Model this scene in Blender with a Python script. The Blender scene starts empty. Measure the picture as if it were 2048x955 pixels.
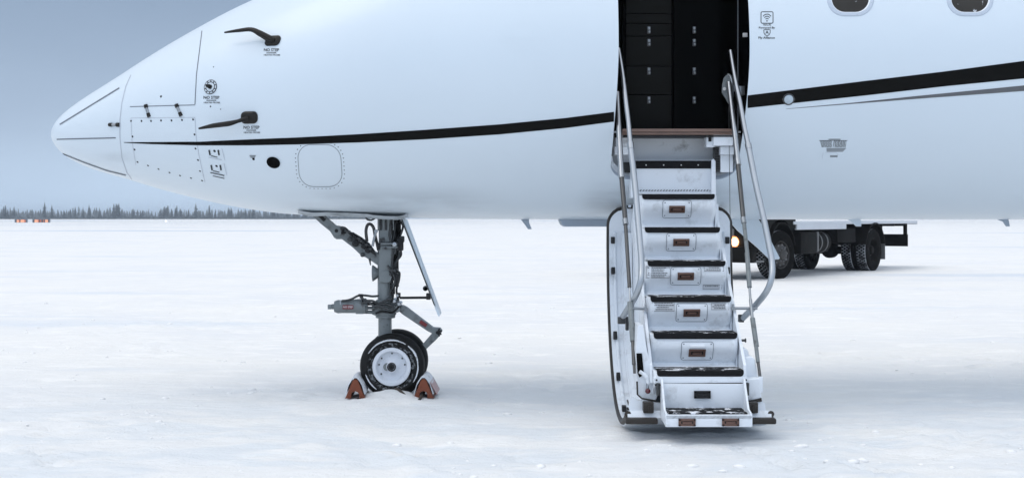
import bpy, bmesh, math, random
import numpy as np
from mathutils import Vector, Matrix, noise, Euler
from mathutils.bvhtree import BVHTree
R = math.radians
random.seed(7)
C = bpy.context.scene.collection
scene = bpy.context.scene

# ------------------------------------------------------------------ camera
CAM_Z, FPX, HOR = 1.376, 2700.0, 437.0
cam = bpy.data.cameras.new('camera')
cam.sensor_width = 36.0
cam.lens = FPX / 2048 * 36
cam.shift_y = -(477.5 - HOR) / 2048
cam.clip_start, cam.clip_end = 0.1, 12000
cam_o = bpy.data.objects.new('camera', cam)
cam_o.location = (0, 0, CAM_Z)
cam_o.rotation_euler = (R(90), 0, 0)
C.objects.link(cam_o)
scene.camera = cam_o

# ------------------------------------------------------------------ sky, sun, exposure
SUN_EL, SUN_AZ = 60, -108          # azimuth from +Y towards +X: behind the camera, to the left
world = bpy.data.worlds.new('World')
scene.world = world
world.use_nodes = True
wt = world.node_tree
wt.nodes.clear()
def wn(t, **k):
    n = wt.nodes.new(t)
    for a, b in k.items():
        setattr(n, a, b)
    return n
wo = wn('ShaderNodeOutputWorld')
bg1 = wn('ShaderNodeBackground'); bg2 = wn('ShaderNodeBackground'); addw = wn('ShaderNodeAddShader')
sky = wn('ShaderNodeTexSky', sky_type='NISHITA', sun_disc=False)
sky.sun_elevation = R(SUN_EL); sky.sun_rotation = R(SUN_AZ)
sky.air_density = 1.0; sky.dust_density = 3.0
wt.links.new(sky.outputs[0], bg1.inputs[0]); bg1.inputs[1].default_value = 0.012
tc = wn('ShaderNodeTexCoord'); sep = wn('ShaderNodeSeparateXYZ')
wt.links.new(tc.outputs['Generated'], sep.inputs[0])
nz = wn('ShaderNodeTexNoise'); nz.inputs['Scale'].default_value = 2.2; nz.inputs['Detail'].default_value = 4
mp = wn('ShaderNodeMapping'); mp.inputs['Scale'].default_value = (1, 1, 3.0)
wt.links.new(tc.outputs['Generated'], mp.inputs[0]); wt.links.new(mp.outputs[0], nz.inputs['Vector'])
m1 = wn('ShaderNodeMath', operation='MULTIPLY_ADD')
wt.links.new(nz.outputs[0], m1.inputs[0]); m1.inputs[1].default_value = 0.10
wt.links.new(sep.outputs[2], m1.inputs[2])
m2 = wn('ShaderNodeMath', operation='SUBTRACT'); wt.links.new(m1.outputs[0], m2.inputs[0]); m2.inputs[1].default_value = 0.05
ramp = wn('ShaderNodeValToRGB')
els = ramp.color_ramp.elements
els[0].position = 0.0; els[0].color = (0.56, 0.71, 0.90, 1)
els[1].position = 1.0; els[1].color = (0.93, 0.97, 1.02, 1)
for p, c in ((0.08, (0.37, 0.475, 0.63, 1)), (0.17, (0.26, 0.345, 0.475, 1)), (0.30, (0.40, 0.50, 0.655, 1)), (0.6, (0.66, 0.725, 0.83, 1))):
    e = els.new(p); e.color = c
wt.links.new(m2.outputs[0], ramp.inputs[0])
wt.links.new(ramp.outputs[0], bg2.inputs[0])
mrw = wn('ShaderNodeMapRange', interpolation_type='SMOOTHSTEP'); wt.links.new(sep.outputs[1], mrw.inputs[0])
mrw.inputs[1].default_value = 0.55; mrw.inputs[2].default_value = -0.75; mrw.inputs[3].default_value = 1.05; mrw.inputs[4].default_value = 1.62   # extra sky brightness added behind the camera, unseen, to fill the shaded sides
wt.links.new(mrw.outputs[0], bg2.inputs[1])
wt.links.new(bg1.outputs[0], addw.inputs[0]); wt.links.new(bg2.outputs[0], addw.inputs[1])
wt.links.new(addw.outputs[0], wo.inputs[0])

sun = bpy.data.lights.new('sun', 'SUN')
sun.energy = 0.62; sun.angle = R(32); sun.color = (1.0, 0.92, 0.80)
sun_o = bpy.data.objects.new('sun', sun)
sd = Vector((math.sin(R(SUN_AZ)) * math.cos(R(SUN_EL)), math.cos(R(SUN_AZ)) * math.cos(R(SUN_EL)), math.sin(R(SUN_EL))))
sun_o.rotation_euler = sd.to_track_quat('Z', 'Y').to_euler()
sun_o.location = (0, 0, 30)
C.objects.link(sun_o)
vs = scene.view_settings
vs.view_transform = 'Standard'; vs.look = 'None'; vs.exposure = 0.0; vs.gamma = 1.0; vs.use_curve_mapping = False

def P(px, py, Y):
    "world point seen at photo pixel (px, py) at distance Y"
    return Vector(((px - 1024) * Y / FPX, Y, CAM_Z - (py - HOR) * Y / FPX))

# ------------------------------------------------------------------ materials
def mat(name, col, rough=0.5, metal=0.0, coat=0.0, bump=None, var=None, emis=None, dirt=None, spec=0.5):
    """bump=(scale,strength,dist) var=(scale,amount) dirt=(scale,threshold,colour,softness)"""
    m = bpy.data.materials.new(name); m.use_nodes = True
    nt = m.node_tree; b = nt.nodes['Principled BSDF']
    b.inputs['Base Color'].default_value = (*col, 1)
    b.inputs['Roughness'].default_value = rough
    b.inputs['Metallic'].default_value = metal
    b.inputs['Coat Weight'].default_value = coat
    b.inputs['Coat Roughness'].default_value = 0.08
    b.inputs['Specular IOR Level'].default_value = spec
    L = nt.links.new
    tcn = nt.nodes.new('ShaderNodeTexCoord')
    last = None
    if var:
        n = nt.nodes.new('ShaderNodeTexNoise'); n.inputs['Scale'].default_value = var[0]; n.inputs['Detail'].default_value = 5
        L(tcn.outputs['Object'], n.inputs['Vector'])
        mx = nt.nodes.new('ShaderNodeMixRGB'); mx.blend_type = 'MIX'
        mx.inputs[1].default_value = (*[c * (1 - var[1]) for c in col], 1)
        mx.inputs[2].default_value = (*[min(1, c * (1 + var[1])) for c in col], 1)
        L(n.outputs[0], mx.inputs[0]); last = mx.outputs[0]
    if dirt:
        n = nt.nodes.new('ShaderNodeTexNoise'); n.inputs['Scale'].default_value = dirt[0]; n.inputs['Detail'].default_value = 6
        n.inputs['Roughness'].default_value = 0.65
        L(tcn.outputs['Object'], n.inputs['Vector'])
        mr = nt.nodes.new('ShaderNodeMapRange'); mr.inputs[1].default_value = dirt[1]; mr.inputs[2].default_value = dirt[1] + dirt[3]
        L(n.outputs[0], mr.inputs[0])
        mx = nt.nodes.new('ShaderNodeMixRGB'); mx.inputs[2].default_value = (*dirt[2], 1)
        if last: L(last, mx.inputs[1])
        else: mx.inputs[1].default_value = (*col, 1)
        L(mr.outputs[0], mx.inputs[0]); last = mx.outputs[0]
    if last: L(last, b.inputs['Base Color'])
    if bump:
        n = nt.nodes.new('ShaderNodeTexNoise'); n.inputs['Scale'].default_value = bump[0]; n.inputs['Detail'].default_value = 5
        L(tcn.outputs['Object'], n.inputs['Vector'])
        bp = nt.nodes.new('ShaderNodeBump'); bp.inputs['Strength'].default_value = bump[1]; bp.inputs['Distance'].default_value = bump[2]
        L(n.outputs[0], bp.inputs['Height']); L(bp.outputs[0], b.inputs['Normal'])
    if emis:
        b.inputs['Emission Color'].default_value = (*emis[0], 1); b.inputs['Emission Strength'].default_value = emis[1]
    return m

M = {}
M['hull'] = mat('white_aircraft_paint', (0.655, 0.73, 0.79), 0.33, coat=0.1, bump=(1.6, 0.35, 0.02), var=(0.8, 0.04))
M['white'] = mat('white_stair_paint', (0.76, 0.80, 0.845), 0.38, var=(3.0, 0.04), bump=(14, 0.12, 0.004), dirt=(7.0, 0.545, (0.36, 0.37, 0.375), 0.30))
M['offwhite'] = mat('off_white_sill_paint', (0.80, 0.83, 0.86), 0.5, var=(4, 0.08), dirt=(7, 0.58, (0.27, 0.27, 0.27), 0.2))
M['black'] = mat('black_stripe_paint', (0.004, 0.004, 0.0035), 0.4, spec=0.08)
M['greyline'] = mat('grey_stripe_paint', (0.105, 0.11, 0.12), 0.35)
M['ink'] = mat('black_lettering', (0.03, 0.032, 0.036), 0.5)
M['seam'] = mat('panel_gap', (0.14, 0.16, 0.19), 0.6)
M['softseam'] = mat('filled_panel_gap', (0.45, 0.49, 0.55), 0.6)
M['rivet'] = mat('dark_rivet', (0.035, 0.04, 0.045), 0.5, spec=0.2)
M['probe'] = mat('dark_heated_probe', (0.018, 0.016, 0.014), 0.4, spec=0.3, metal=0.3, var=(20, 0.3))
M['hole'] = mat('port_opening', (0.003, 0.003, 0.003), 0.8, spec=0.05)
M['gear'] = mat('grey_gear_enamel', (0.18, 0.20, 0.205), 0.42, var=(9, 0.25), dirt=(13, 0.55, (0.045, 0.043, 0.04), 0.16), bump=(40, 0.3, 0.003))
M['geardark'] = mat('oily_dark_metal', (0.03, 0.03, 0.031), 0.45, metal=0.2, spec=0.12, var=(22, 0.4), bump=(50, 0.3, 0.003))
M['gearmid'] = mat('worn_mid_grey_metal', (0.05, 0.052, 0.053), 0.45, metal=0.3, var=(18, 0.4))
M['hose'] = mat('black_hydraulic_hose', (0.018, 0.018, 0.019), 0.5, spec=0.12)
M['steel'] = mat('bare_steel_tube', (0.30, 0.32, 0.34), 0.3, metal=0.8, var=(8, 0.1))
M['darksteel'] = mat('dark_strut_steel', (0.10, 0.10, 0.10), 0.35, metal=0.7, var=(10, 0.2))
M['alu'] = mat('satin_aluminium', (0.40, 0.42, 0.44), 0.3, metal=0.9, var=(6, 0.06))
M['redplate'] = mat('red_placard', (0.16, 0.02, 0.025), 0.5)
M['platewhite'] = mat('placard_white', (0.62, 0.62, 0.62), 0.5)
M['placard'] = mat('stair_placard_film', (0.56, 0.58, 0.61), 0.5)
M['rubber'] = mat('tyre_rubber', (0.008, 0.008, 0.008), 0.6, spec=0.2, bump=(60, 0.3, 0.003), dirt=(26, 0.70, (0.20, 0.21, 0.23), 0.08))
M['frostrubber'] = mat('frosted_tyre_rubber', (0.008, 0.008, 0.008), 0.65, spec=0.2, bump=(60, 0.5, 0.004), dirt=(42, 0.50, (0.33, 0.35, 0.37), 0.22))
M['rim'] = mat('white_wheel_paint', (0.66, 0.69, 0.74), 0.3, var=(9, 0.05), dirt=(12, 0.63, (0.3, 0.3, 0.3), 0.12))
M['seal'] = mat('dark_rubber_seal', (0.035, 0.030, 0.026), 0.5, spec=0.25, var=(7, 0.3), bump=(30, 0.3, 0.003))
M['mat'] = mat('black_grip_mat', (0.010, 0.010, 0.011), 0.75, spec=0.12, bump=(180, 0.6, 0.003))
M['matsnow'] = mat('grip_mat_with_scuffed_snow', (0.012, 0.012, 0.013), 0.75, spec=0.12, bump=(90, 0.8, 0.006), dirt=(15, 0.545, (0.74, 0.76, 0.80), 0.06))
M['copper'] = mat('brown_handle_recess', (0.15, 0.085, 0.065), 0.4, metal=0.4, var=(20, 0.3))
M['copperdk'] = mat('dark_handle_recess', (0.02, 0.014, 0.012), 0.5)
M['knob'] = mat('red_lever_knob', (0.09, 0.006, 0.010), 0.25, coat=0.5)
M['wood'] = mat('brown_threshold_trim', (0.17, 0.105, 0.08), 0.4, var=(12, 0.2))
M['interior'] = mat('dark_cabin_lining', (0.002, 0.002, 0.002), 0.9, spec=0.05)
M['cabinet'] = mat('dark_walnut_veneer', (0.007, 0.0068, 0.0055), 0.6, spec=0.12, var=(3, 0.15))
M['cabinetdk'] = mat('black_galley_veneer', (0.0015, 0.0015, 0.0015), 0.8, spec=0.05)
M['orange'] = mat('weathered_orange_rubber', (0.17, 0.040, 0.013), 0.6, var=(18, 0.3), dirt=(24, 0.6, (0.10, 0.045, 0.03), 0.15), bump=(50, 0.4, 0.004))
M['redstripe'] = mat('red_reflective_tape', (0.30, 0.025, 0.015), 0.4)
M['snowcap'] = mat('settled_snow_on_rubber', (0.72, 0.74, 0.78), 0.9, bump=(30, 0.5, 0.01), dirt=(40, 0.52, (0.38, 0.38, 0.37), 0.15))
M['truckblack'] = mat('black_truck_frame', (0.0035, 0.003, 0.0026), 0.7, var=(3, 0.4), spec=0.1)
M['truckdark'] = mat('dark_truck_plastic', (0.0055, 0.0048, 0.004), 0.6, var=(4, 0.3), dirt=(3, 0.6, (0.02, 0.018, 0.015), 0.2), spec=0.08)
M['truckwhite'] = mat('white_truck_body', (0.55, 0.58, 0.62), 0.45, var=(2, 0.1))
M['truckgrey'] = mat('grey_truck_step', (0.11, 0.11, 0.11), 0.5, var=(5, 0.3))
M['lampglow'] = mat('lit_headlamp', (1, 0.8, 0.6), 0.2, emis=((1.0, 0.62, 0.34), 14))
M['lampglare'] = mat('amber_lamp_glare', (0.5, 0.2, 0.08), 0.4, emis=((1.0, 0.28, 0.07), 0.5))  # glowing ring round the headlamp, stands in for its glare
M['glasswin'] = mat('dark_window_pane', (0.035, 0.032, 0.028), 0.25, spec=0.2, dirt=(14, 0.62, (0.55, 0.57, 0.6), 0.04), var=(4, 0.5))
M['cabglass'] = mat('dark_cab_glass', (0.02, 0.024, 0.03), 0.08)
M['ringgrey'] = mat('grey_window_ring', (0.50, 0.56, 0.64), 0.4, metal=0.2)
M['lens'] = mat('milky_light_lens', (0.42, 0.50, 0.56), 0.15, var=(60, 0.15))
M['signorange'] = mat('lit_orange_sign_face', (0.42, 0.10, 0.02), 0.4, emis=((0.9, 0.20, 0.04), 0.35))
M['signpale'] = mat('lit_pale_sign_face', (0.8, 0.36, 0.2), 0.4, emis=((1.0, 0.38, 0.14), 0.6))
M['signgrey'] = mat('grey_sign_housing', (0.16, 0.18, 0.21), 0.6, var=(1, 0.3))
M['marker'] = mat('lit_white_marker', (0.8, 0.8, 0.8), 0.4, emis=((1, 1, 1), 1.2))
M['bark'] = mat('spruce_bark', (0.055, 0.045, 0.038), 0.9)
M['spruce'] = mat('frosted_spruce_needles', (0.10, 0.12, 0.115), 0.9, dirt=(1.1, 0.44, (0.46, 0.50, 0.54), 0.25))
M['spruce2'] = mat('dark_spruce_needles', (0.06, 0.072, 0.068), 0.9, dirt=(1.2, 0.50, (0.34, 0.37, 0.39), 0.25))
M['rope'] = mat('wet_brown_rope', (0.05, 0.038, 0.028), 0.8, bump=(90, 0.6, 0.004))

def hull_soot(m):
    nt = m.node_tree; b = nt.nodes['Principled BSDF']; L = nt.links.new
    src = b.inputs['Base Color'].links[0].from_socket
    tcn = nt.nodes.new('ShaderNodeTexCoord')
    n = nt.nodes.new('ShaderNodeTexNoise'); n.inputs['Scale'].default_value = 3.2; n.inputs['Detail'].default_value = 7
    mp_ = nt.nodes.new('ShaderNodeMapping'); mp_.inputs['Scale'].default_value = (0.5, 1, 1.8); L(tcn.outputs['Object'], mp_.inputs[0]); L(mp_.outputs[0], n.inputs['Vector'])
    for (x, y, z, sx, sz, amt) in ((-0.85, 10.0, 1.47, 0.75, 0.14, 0.42), (0.72, 9.9, 1.50, 0.20, 0.13, 0.55), (1.62, 9.8, 1.53, 0.14, 0.10, 0.35), (0.08, 9.3, 2.62, 0.16, 0.10, 0.14), (-2.9, 10.0, 1.83, 0.22, 0.04, 0.25)):
        v = nt.nodes.new('ShaderNodeMapping'); v.vector_type = 'POINT'
        v.inputs['Location'].default_value = (-x / sx, -y / 0.6, -z / sz); v.inputs['Scale'].default_value = (1 / sx, 1 / 0.6, 1 / sz)
        L(tcn.outputs['Object'], v.inputs[0])
        ln = nt.nodes.new('ShaderNodeVectorMath'); ln.operation = 'LENGTH'; L(v.outputs[0], ln.inputs[0])
        r = nt.nodes.new('ShaderNodeMapRange'); r.interpolation_type = 'SMOOTHSTEP'; r.inputs[1].default_value = 1.5; r.inputs[2].default_value = 0.1; r.inputs[3].default_value = 0; r.inputs[4].default_value = amt
        L(ln.outputs['Value'], r.inputs[0])
        r2 = nt.nodes.new('ShaderNodeMapRange'); r2.inputs[1].default_value = 0.36; r2.inputs[2].default_value = 0.62; L(n.outputs[0], r2.inputs[0])
        mu = nt.nodes.new('ShaderNodeMath'); mu.operation = 'MULTIPLY'; L(r.outputs[0], mu.inputs[0]); L(r2.outputs[0], mu.inputs[1])
        mx = nt.nodes.new('ShaderNodeMixRGB'); L(mu.outputs[0], mx.inputs[0]); L(src, mx.inputs[1]); mx.inputs[2].default_value = (0.24, 0.26, 0.28, 1); src = mx.outputs[0]
    L(src, b.inputs['Base Color'])
hull_soot(M['hull'])
def snow_material():
    m = bpy.data.materials.new('snow'); m.use_nodes = True
    nt = m.node_tree; b = nt.nodes['Principled BSDF']; L = nt.links.new
    b.inputs['Roughness'].default_value = 0.75; b.inputs['Specular IOR Level'].default_value = 0.25
    tcn = nt.nodes.new('ShaderNodeTexCoord')
    def N(scale, vec, detail=5, rough=0.55):
        mpn = nt.nodes.new('ShaderNodeMapping'); mpn.inputs['Scale'].default_value = vec
        L(tcn.outputs['Object'], mpn.inputs[0])
        n = nt.nodes.new('ShaderNodeTexNoise'); n.inputs['Scale'].default_value = scale; n.inputs['Detail'].default_value = detail
        n.inputs['Roughness'].default_value = rough
        L(mpn.outputs[0], n.inputs['Vector']); return n
    def MR(src, a, c, lo=0, hi=1):
        r = nt.nodes.new('ShaderNodeMapRange'); r.inputs[1].default_value = a; r.inputs[2].default_value = c
        r.inputs[3].default_value = lo; r.inputs[4].default_value = hi; L(src, r.inputs[0]); return r.outputs[0]
    def MIX(fac, c1, c2):
        x = nt.nodes.new('ShaderNodeMixRGB'); L(fac, x.inputs[0])
        if isinstance(c1, tuple): x.inputs[1].default_value = (*c1, 1)
        else: L(c1, x.inputs[1])
        x.inputs[2].default_value = (*c2, 1); return x.outputs[0]
    col = MIX(MR(N(0.35, (1, 1, 1), 3).outputs[0], 0.35, 0.65), (0.86, 0.845, 0.815), (0.80, 0.80, 0.80))
    col = MIX(MR(N(2.4, (0.7, 1.6, 1), 6).outputs[0], 0.52, 0.66), col, (0.90, 0.885, 0.86))       # fresh powder
    col = MIX(MR(N(0.20, (0.45, 1.9, 1), 9, 0.62).outputs[0], 0.57, 0.70, 0, 0.75), col, (0.68, 0.73, 0.79))      # wind-scoured ice
    col = MIX(MR(N(0.02, (0.6, 2.2, 1), 4).outputs[0], 0.60, 0.66, 0, 0.8), col, (0.46, 0.56, 0.70))       # far cleared taxiways
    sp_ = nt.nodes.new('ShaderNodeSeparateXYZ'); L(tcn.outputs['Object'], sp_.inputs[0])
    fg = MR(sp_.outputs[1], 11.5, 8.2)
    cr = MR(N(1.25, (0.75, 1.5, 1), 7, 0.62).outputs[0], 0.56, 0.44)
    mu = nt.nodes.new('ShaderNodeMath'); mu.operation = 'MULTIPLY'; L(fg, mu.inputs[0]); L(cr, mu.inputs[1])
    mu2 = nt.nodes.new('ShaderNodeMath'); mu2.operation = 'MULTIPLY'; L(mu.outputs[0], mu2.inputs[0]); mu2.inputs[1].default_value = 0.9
    col = MIX(mu2.outputs[0], col, (0.745, 0.77, 0.79))  # foreground crust, its colour tinted blue for the shade under the belly
    L(col, b.inputs['Base Color'])
    n1 = N(5, (0.8, 1.5, 1), 9, 0.62); n2 = N(60, (1, 1, 1), 4, 0.6)
    a = nt.nodes.new('ShaderNodeMath'); a.operation = 'MULTIPLY_ADD'; a.inputs[1].default_value = 0.15
    L(n2.outputs[0], a.inputs[0]); L(n1.outputs[0], a.inputs[2])
    bp = nt.nodes.new('ShaderNodeBump'); bp.inputs['Strength'].default_value = 0.8; bp.inputs['Distance'].default_value = 0.05
    L(a.outputs[0], bp.inputs['Height']); L(bp.outputs[0], b.inputs['Normal'])
    return m
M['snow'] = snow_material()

# ------------------------------------------------------------------ mesh builder
class MB:
    def __init__(s): s.v = []; s.f = []; s.m = []
    def add(s, vs, fs, m=0):
        o = len(s.v); s.v += [Vector(p) for p in vs]
        for f in fs: s.f.append([i + o for i in f]); s.m.append(m)
        return s
    def box(s, c, size, rot=None, bev=0.0, m=0):
        bm = bmesh.new(); bmesh.ops.create_cube(bm, size=1)
        for v in bm.verts: v.co = Vector((v.co.x * size[0], v.co.y * size[1], v.co.z * size[2]))
        if bev > 0:
            bmesh.ops.bevel(bm, geom=list(bm.edges), offset=min(bev, min(size) * 0.45), segments=2, affect='EDGES', profile=0.6)
        rm = rot.to_matrix() if rot is not None else Matrix.Identity(3)
        bm.verts.index_update()
        s.add([rm @ v.co + Vector(c) for v in bm.verts], [[v.index for v in f.verts] for f in bm.faces], m)
        bm.free(); return s
    def tube(s, pts, r, seg=12, m=0, cap=True):
        pts = [Vector(p) for p in pts]; n = len(pts)
        rs = list(r) if hasattr(r, '__len__') else [r] * n
        ref = None; rings = []
        for i, p in enumerate(pts):
            d = (pts[min(i + 1, n - 1)] - pts[max(i - 1, 0)])
            if d.length < 1e-9: d = Vector((0, 0, 1))
            d.normalize()
            if ref is None:
                ref = Vector((0, 1, 0)) if abs(d.y) < 0.9 else Vector((1, 0, 0))
            a = (ref - d * ref.dot(d)).normalized(); bb = d.cross(a); ref = a
            rings.append([p + (a * math.cos(t) + bb * math.sin(t)) * rs[i] for t in [2 * math.pi * k / seg for k in range(seg)]])
        vs = [q for ring in rings for q in ring]; fs = []
        for i in range(n - 1):
            for k in range(seg):
                k2 = (k + 1) % seg
                fs.append([i * seg + k, i * seg + k2, (i + 1) * seg + k2, (i + 1) * seg + k])
        if cap:
            fs.append(list(range(seg))[::-1]); fs.append([(n - 1) * seg + k for k in range(seg)])
        return s.add(vs, fs, m)
    def lathe(s, prof, origin, axis=(0, 1, 0), seg=40, m=0, mats=None, closed=False, cap=True):
        "prof = [(distance along axis, radius)]"
        ax = Vector(axis).normalized(); u = ax.orthogonal().normalized(); w = ax.cross(u); o = Vector(origin)
        n = len(prof); vs = []
        for (d, r) in prof:
            for k in range(seg):
                t = 2 * math.pi * k / seg
                vs.append(o + ax * d + (u * math.cos(t) + w * math.sin(t)) * r)
        base = len(s.v); s.v += vs
        for i in range(n - 1 if not closed else n):
            j = (i + 1) % n
            for k in range(seg):
                k2 = (k + 1) % seg
                s.f.append([base + i * seg + k, base + i * seg + k2, base + j * seg + k2, base + j * seg + k])
                s.m.append(mats[i] if mats else m)
        if not closed and cap:
            if prof[0][1] > 1e-4: s.f.append([base + k for k in range(seg)][::-1]); s.m.append(mats[0] if mats else m)
            if prof[-1][1] > 1e-4: s.f.append([base + (n - 1) * seg + k for k in range(seg)]); s.m.append(mats[-1] if mats else m)
        return s
    def prism(s, poly, depth, m=0):
        "poly = list of points, depth = vector"
        poly = [Vector(p) for p in poly]; d = Vector(depth); n = len(poly)
        vs = poly + [p + d for p in poly]
        fs = [list(range(n))[::-1], [n + i for i in range(n)]] + [[i, (i + 1) % n, n + (i + 1) % n, n + i] for i in range(n)]
        return s.add(vs, fs, m)
    def grid(s, rows, m=0):
        n = len(rows[0]); vs = [p for r in rows for p in r]
        fs = [[i * n + j, i * n + j + 1, (i + 1) * n + j + 1, (i + 1) * n + j] for i in range(len(rows) - 1) for j in range(n - 1)]
        return s.add(vs, fs, m)
    def build(s, name, mats, parent=None, smooth=35, recalc=True):
        me = bpy.data.meshes.new(name)
        me.from_pydata([tuple(v) for v in s.v], [], s.f)
        mats = mats if isinstance(mats, (list, tuple)) else [mats]
        for mm in mats: me.materials.append(mm)
        me.polygons.foreach_set('material_index', s.m)
        if recalc:
            bm = bmesh.new(); bm.from_mesh(me); bmesh.ops.recalc_face_normals(bm, faces=bm.faces); bm.to_mesh(me); bm.free()
        if smooth:
            me.polygons.foreach_set('use_smooth', [True] * len(me.polygons)); me.set_sharp_from_angle(angle=R(smooth))
        me.update()
        return link(name, me, parent)

def link(name, data, parent=None):
    o = bpy.data.objects.new(name, data); C.objects.link(o)
    if parent is not None:
        o.parent = parent
        if 'ox' in WORLD_ROOT.get(parent.name, {}):
            o.matrix_parent_inverse = Matrix.Translation(-Vector(WORLD_ROOT[parent.name]['ox']))
    return o
WORLD_ROOT = {}
def thing(name, label, cat, loc=(0, 0, 0), rotz=0, group=None, world=False):
    o = bpy.data.objects.new(name, None); C.objects.link(o)
    o.location = loc; o.rotation_euler = (0, 0, rotz); o.empty_display_size = 0.2
    o['label'] = label; o['category'] = cat
    if group: o['group'] = group
    if world: WORLD_ROOT[o.name] = {'ox': tuple(loc)}
    return o
def tag(o, label, cat, group=None):
    o['label'] = label; o['category'] = cat
    if group: o['group'] = group
    return o
def copy_tree(o, parent=None):
    c = o.copy(); C.objects.link(c)
    if parent is not None: c.parent = parent
    for ch in list(o.children): copy_tree(ch, c)
    return c
def smoothstep(a, b, x):
    t = min(1, max(0, (x - a) / (b - a))); return t * t * (3 - 2 * t)
def spline(pts, k=6):
    "Catmull-Rom through points"
    pts = [Vector(p) for p in pts]; out = []
    for i in range(len(pts) - 1):
        p0, p1, p2, p3 = pts[max(i - 1, 0)], pts[i], pts[i + 1], pts[min(i + 2, len(pts) - 1)]
        for j in range(k):
            t = j / k
            out.append(0.5 * ((2 * p1) + (p2 - p0) * t + (2 * p0 - 5 * p1 + 4 * p2 - p3) * t * t + (3 * p1 - p0 - 3 * p2 + p3) * t ** 3))
    out.append(pts[-1]); return out

# ------------------------------------------------------------------ snow ground
_r = random.Random(77); PRINTS = []
for (sx_, sy_, ex_, ey_) in ((3.2, 13.6, 6.4, 12.6), (4.4, 12.5, 6.3, 13.5), (1.35, 7.9, 3.4, 5.6), (-4.4, 9.4, -2.2, 7.4)):
    L_ = math.hypot(ex_ - sx_, ey_ - sy_); n_ = int(L_ / 0.36); a_ = math.atan2(ey_ - sy_, ex_ - sx_)
    for k_ in range(n_):
        t_ = k_ / n_; o_ = 0.09 * (-1) ** k_
        PRINTS.append((sx_ + (ex_ - sx_) * t_ - o_ * math.sin(a_) + _r.uniform(-.04, .04), sy_ + (ey_ - sy_) * t_ + o_ * math.cos(a_) + _r.uniform(-.04, .04), a_ + _r.uniform(-.25, .25)))
def ground_h(x, y):
    h = 0.0
    d = math.hypot(x, y)
    near = 1 - smoothstep(60, 200, d)
    if near > 0:
        h += near * 0.022 * noise.noise(Vector((x * 0.5, y * 0.9, 1.7)))
        h += near * 0.010 * noise.fractal(Vector((x * 1.5 + y * 0.5, y * 2.6, 5.1)), 1.0, 2.0, 3)
        dr = noise.noise(Vector((x * 0.13 - y * 0.03, y * 0.42, 9.2)))
        h += near * 0.035 * max(0, dr) * smoothstep(11, 15, y)
        # crusty lumps in the foreground and a trampled patch to the right
        crust = smoothstep(10.2, 8.8, y) if y > 0 else 1
        c = noise.fractal(Vector((x * 2.6 - y * 0.8, y * 3.4, 3.3)), 0.9, 2.1, 4)
        h += near * 0.034 * max(0, c - 0.05) * crust
        tr = math.exp(-((x - 4.6) / 1.5) ** 2 - ((y - 13.3) / 0.9) ** 2)
        h -= 0.055 * tr * max(0, noise.fractal(Vector((x * 2.2, y * 3.0, 8.8)), 0.8, 2.0, 3))
    h += 0.058 * math.exp(-((x + 0.92) / 0.24) ** 2 - ((y - 10.02) / 0.26) ** 2)
    h += 0.028 * math.exp(-((x + 0.92) / 0.8) ** 2 - ((y - 10.2) / 0.6) ** 2)
    if 5 < y < 22 and -6 < x < 9:
        q = noise.noise(Vector((x * 4.2 + 3, y * 5.5, 2.2))); q2 = noise.noise(Vector((x * 0.7, y * 0.8, 7.7)))
        m_ = smoothstep(0.02, 0.35, q2)
        h -= 0.022 * m_ * smoothstep(0.18, 0.32, q)                      # shallow broken pits with firm edges
        h += 0.012 * m_ * smoothstep(0.25, 0.42, -q)
        for (fx, fy, fa) in PRINTS:
            dx, dy = x - fx, y - fy
            if abs(dx) < 0.4 and abs(dy) < 0.4:
                u_ = dx * math.cos(fa) + dy * math.sin(fa); v_ = -dx * math.sin(fa) + dy * math.cos(fa)
                r_ = math.sqrt((u_ / 0.16) ** 2 + (v_ / 0.065) ** 2)
                h += -0.035 * (1 - smoothstep(0.7, 1.15, r_)) + 0.010 * math.exp(-((r_ - 1.35) / 0.25) ** 2)
    h += 1.15 * smoothstep(480, 640, y)
    return h
def axis_vals(lo_dense, hi_dense, step, lo, hi, g=1.09):
    vals = list(np.arange(lo_dense, hi_dense + 1e-6, step))
    s = step; v = vals[-1]
    while v < hi: s *= g; v += s; vals.append(v)
    s = step; v = vals[0]; left = []
    while v > lo: s *= g; v -= s; left.append(v)
    return left[::-1] + vals
xs = axis_vals(-4.6, 6.4, 0.042, -5200, 5200, 1.07)
ys = axis_vals(5.4, 14.0, 0.042, -5200, 5200, 1.045)
gmb = MB()
nx, ny = len(xs), len(ys)
gmb.v = [Vector((x, y, ground_h(x, y))) for y in ys for x in xs]
gmb.f = [[j * nx + i, j * nx + i + 1, (j + 1) * nx + i + 1, (j + 1) * nx + i] for j in range(ny - 1) for i in range(nx - 1)]
gmb.m = [0] * len(gmb.f)
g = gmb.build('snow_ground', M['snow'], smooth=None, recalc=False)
g.data.polygons.foreach_set('use_smooth', [True] * len(g.data.polygons))
g['kind'] = 'structure'

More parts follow.
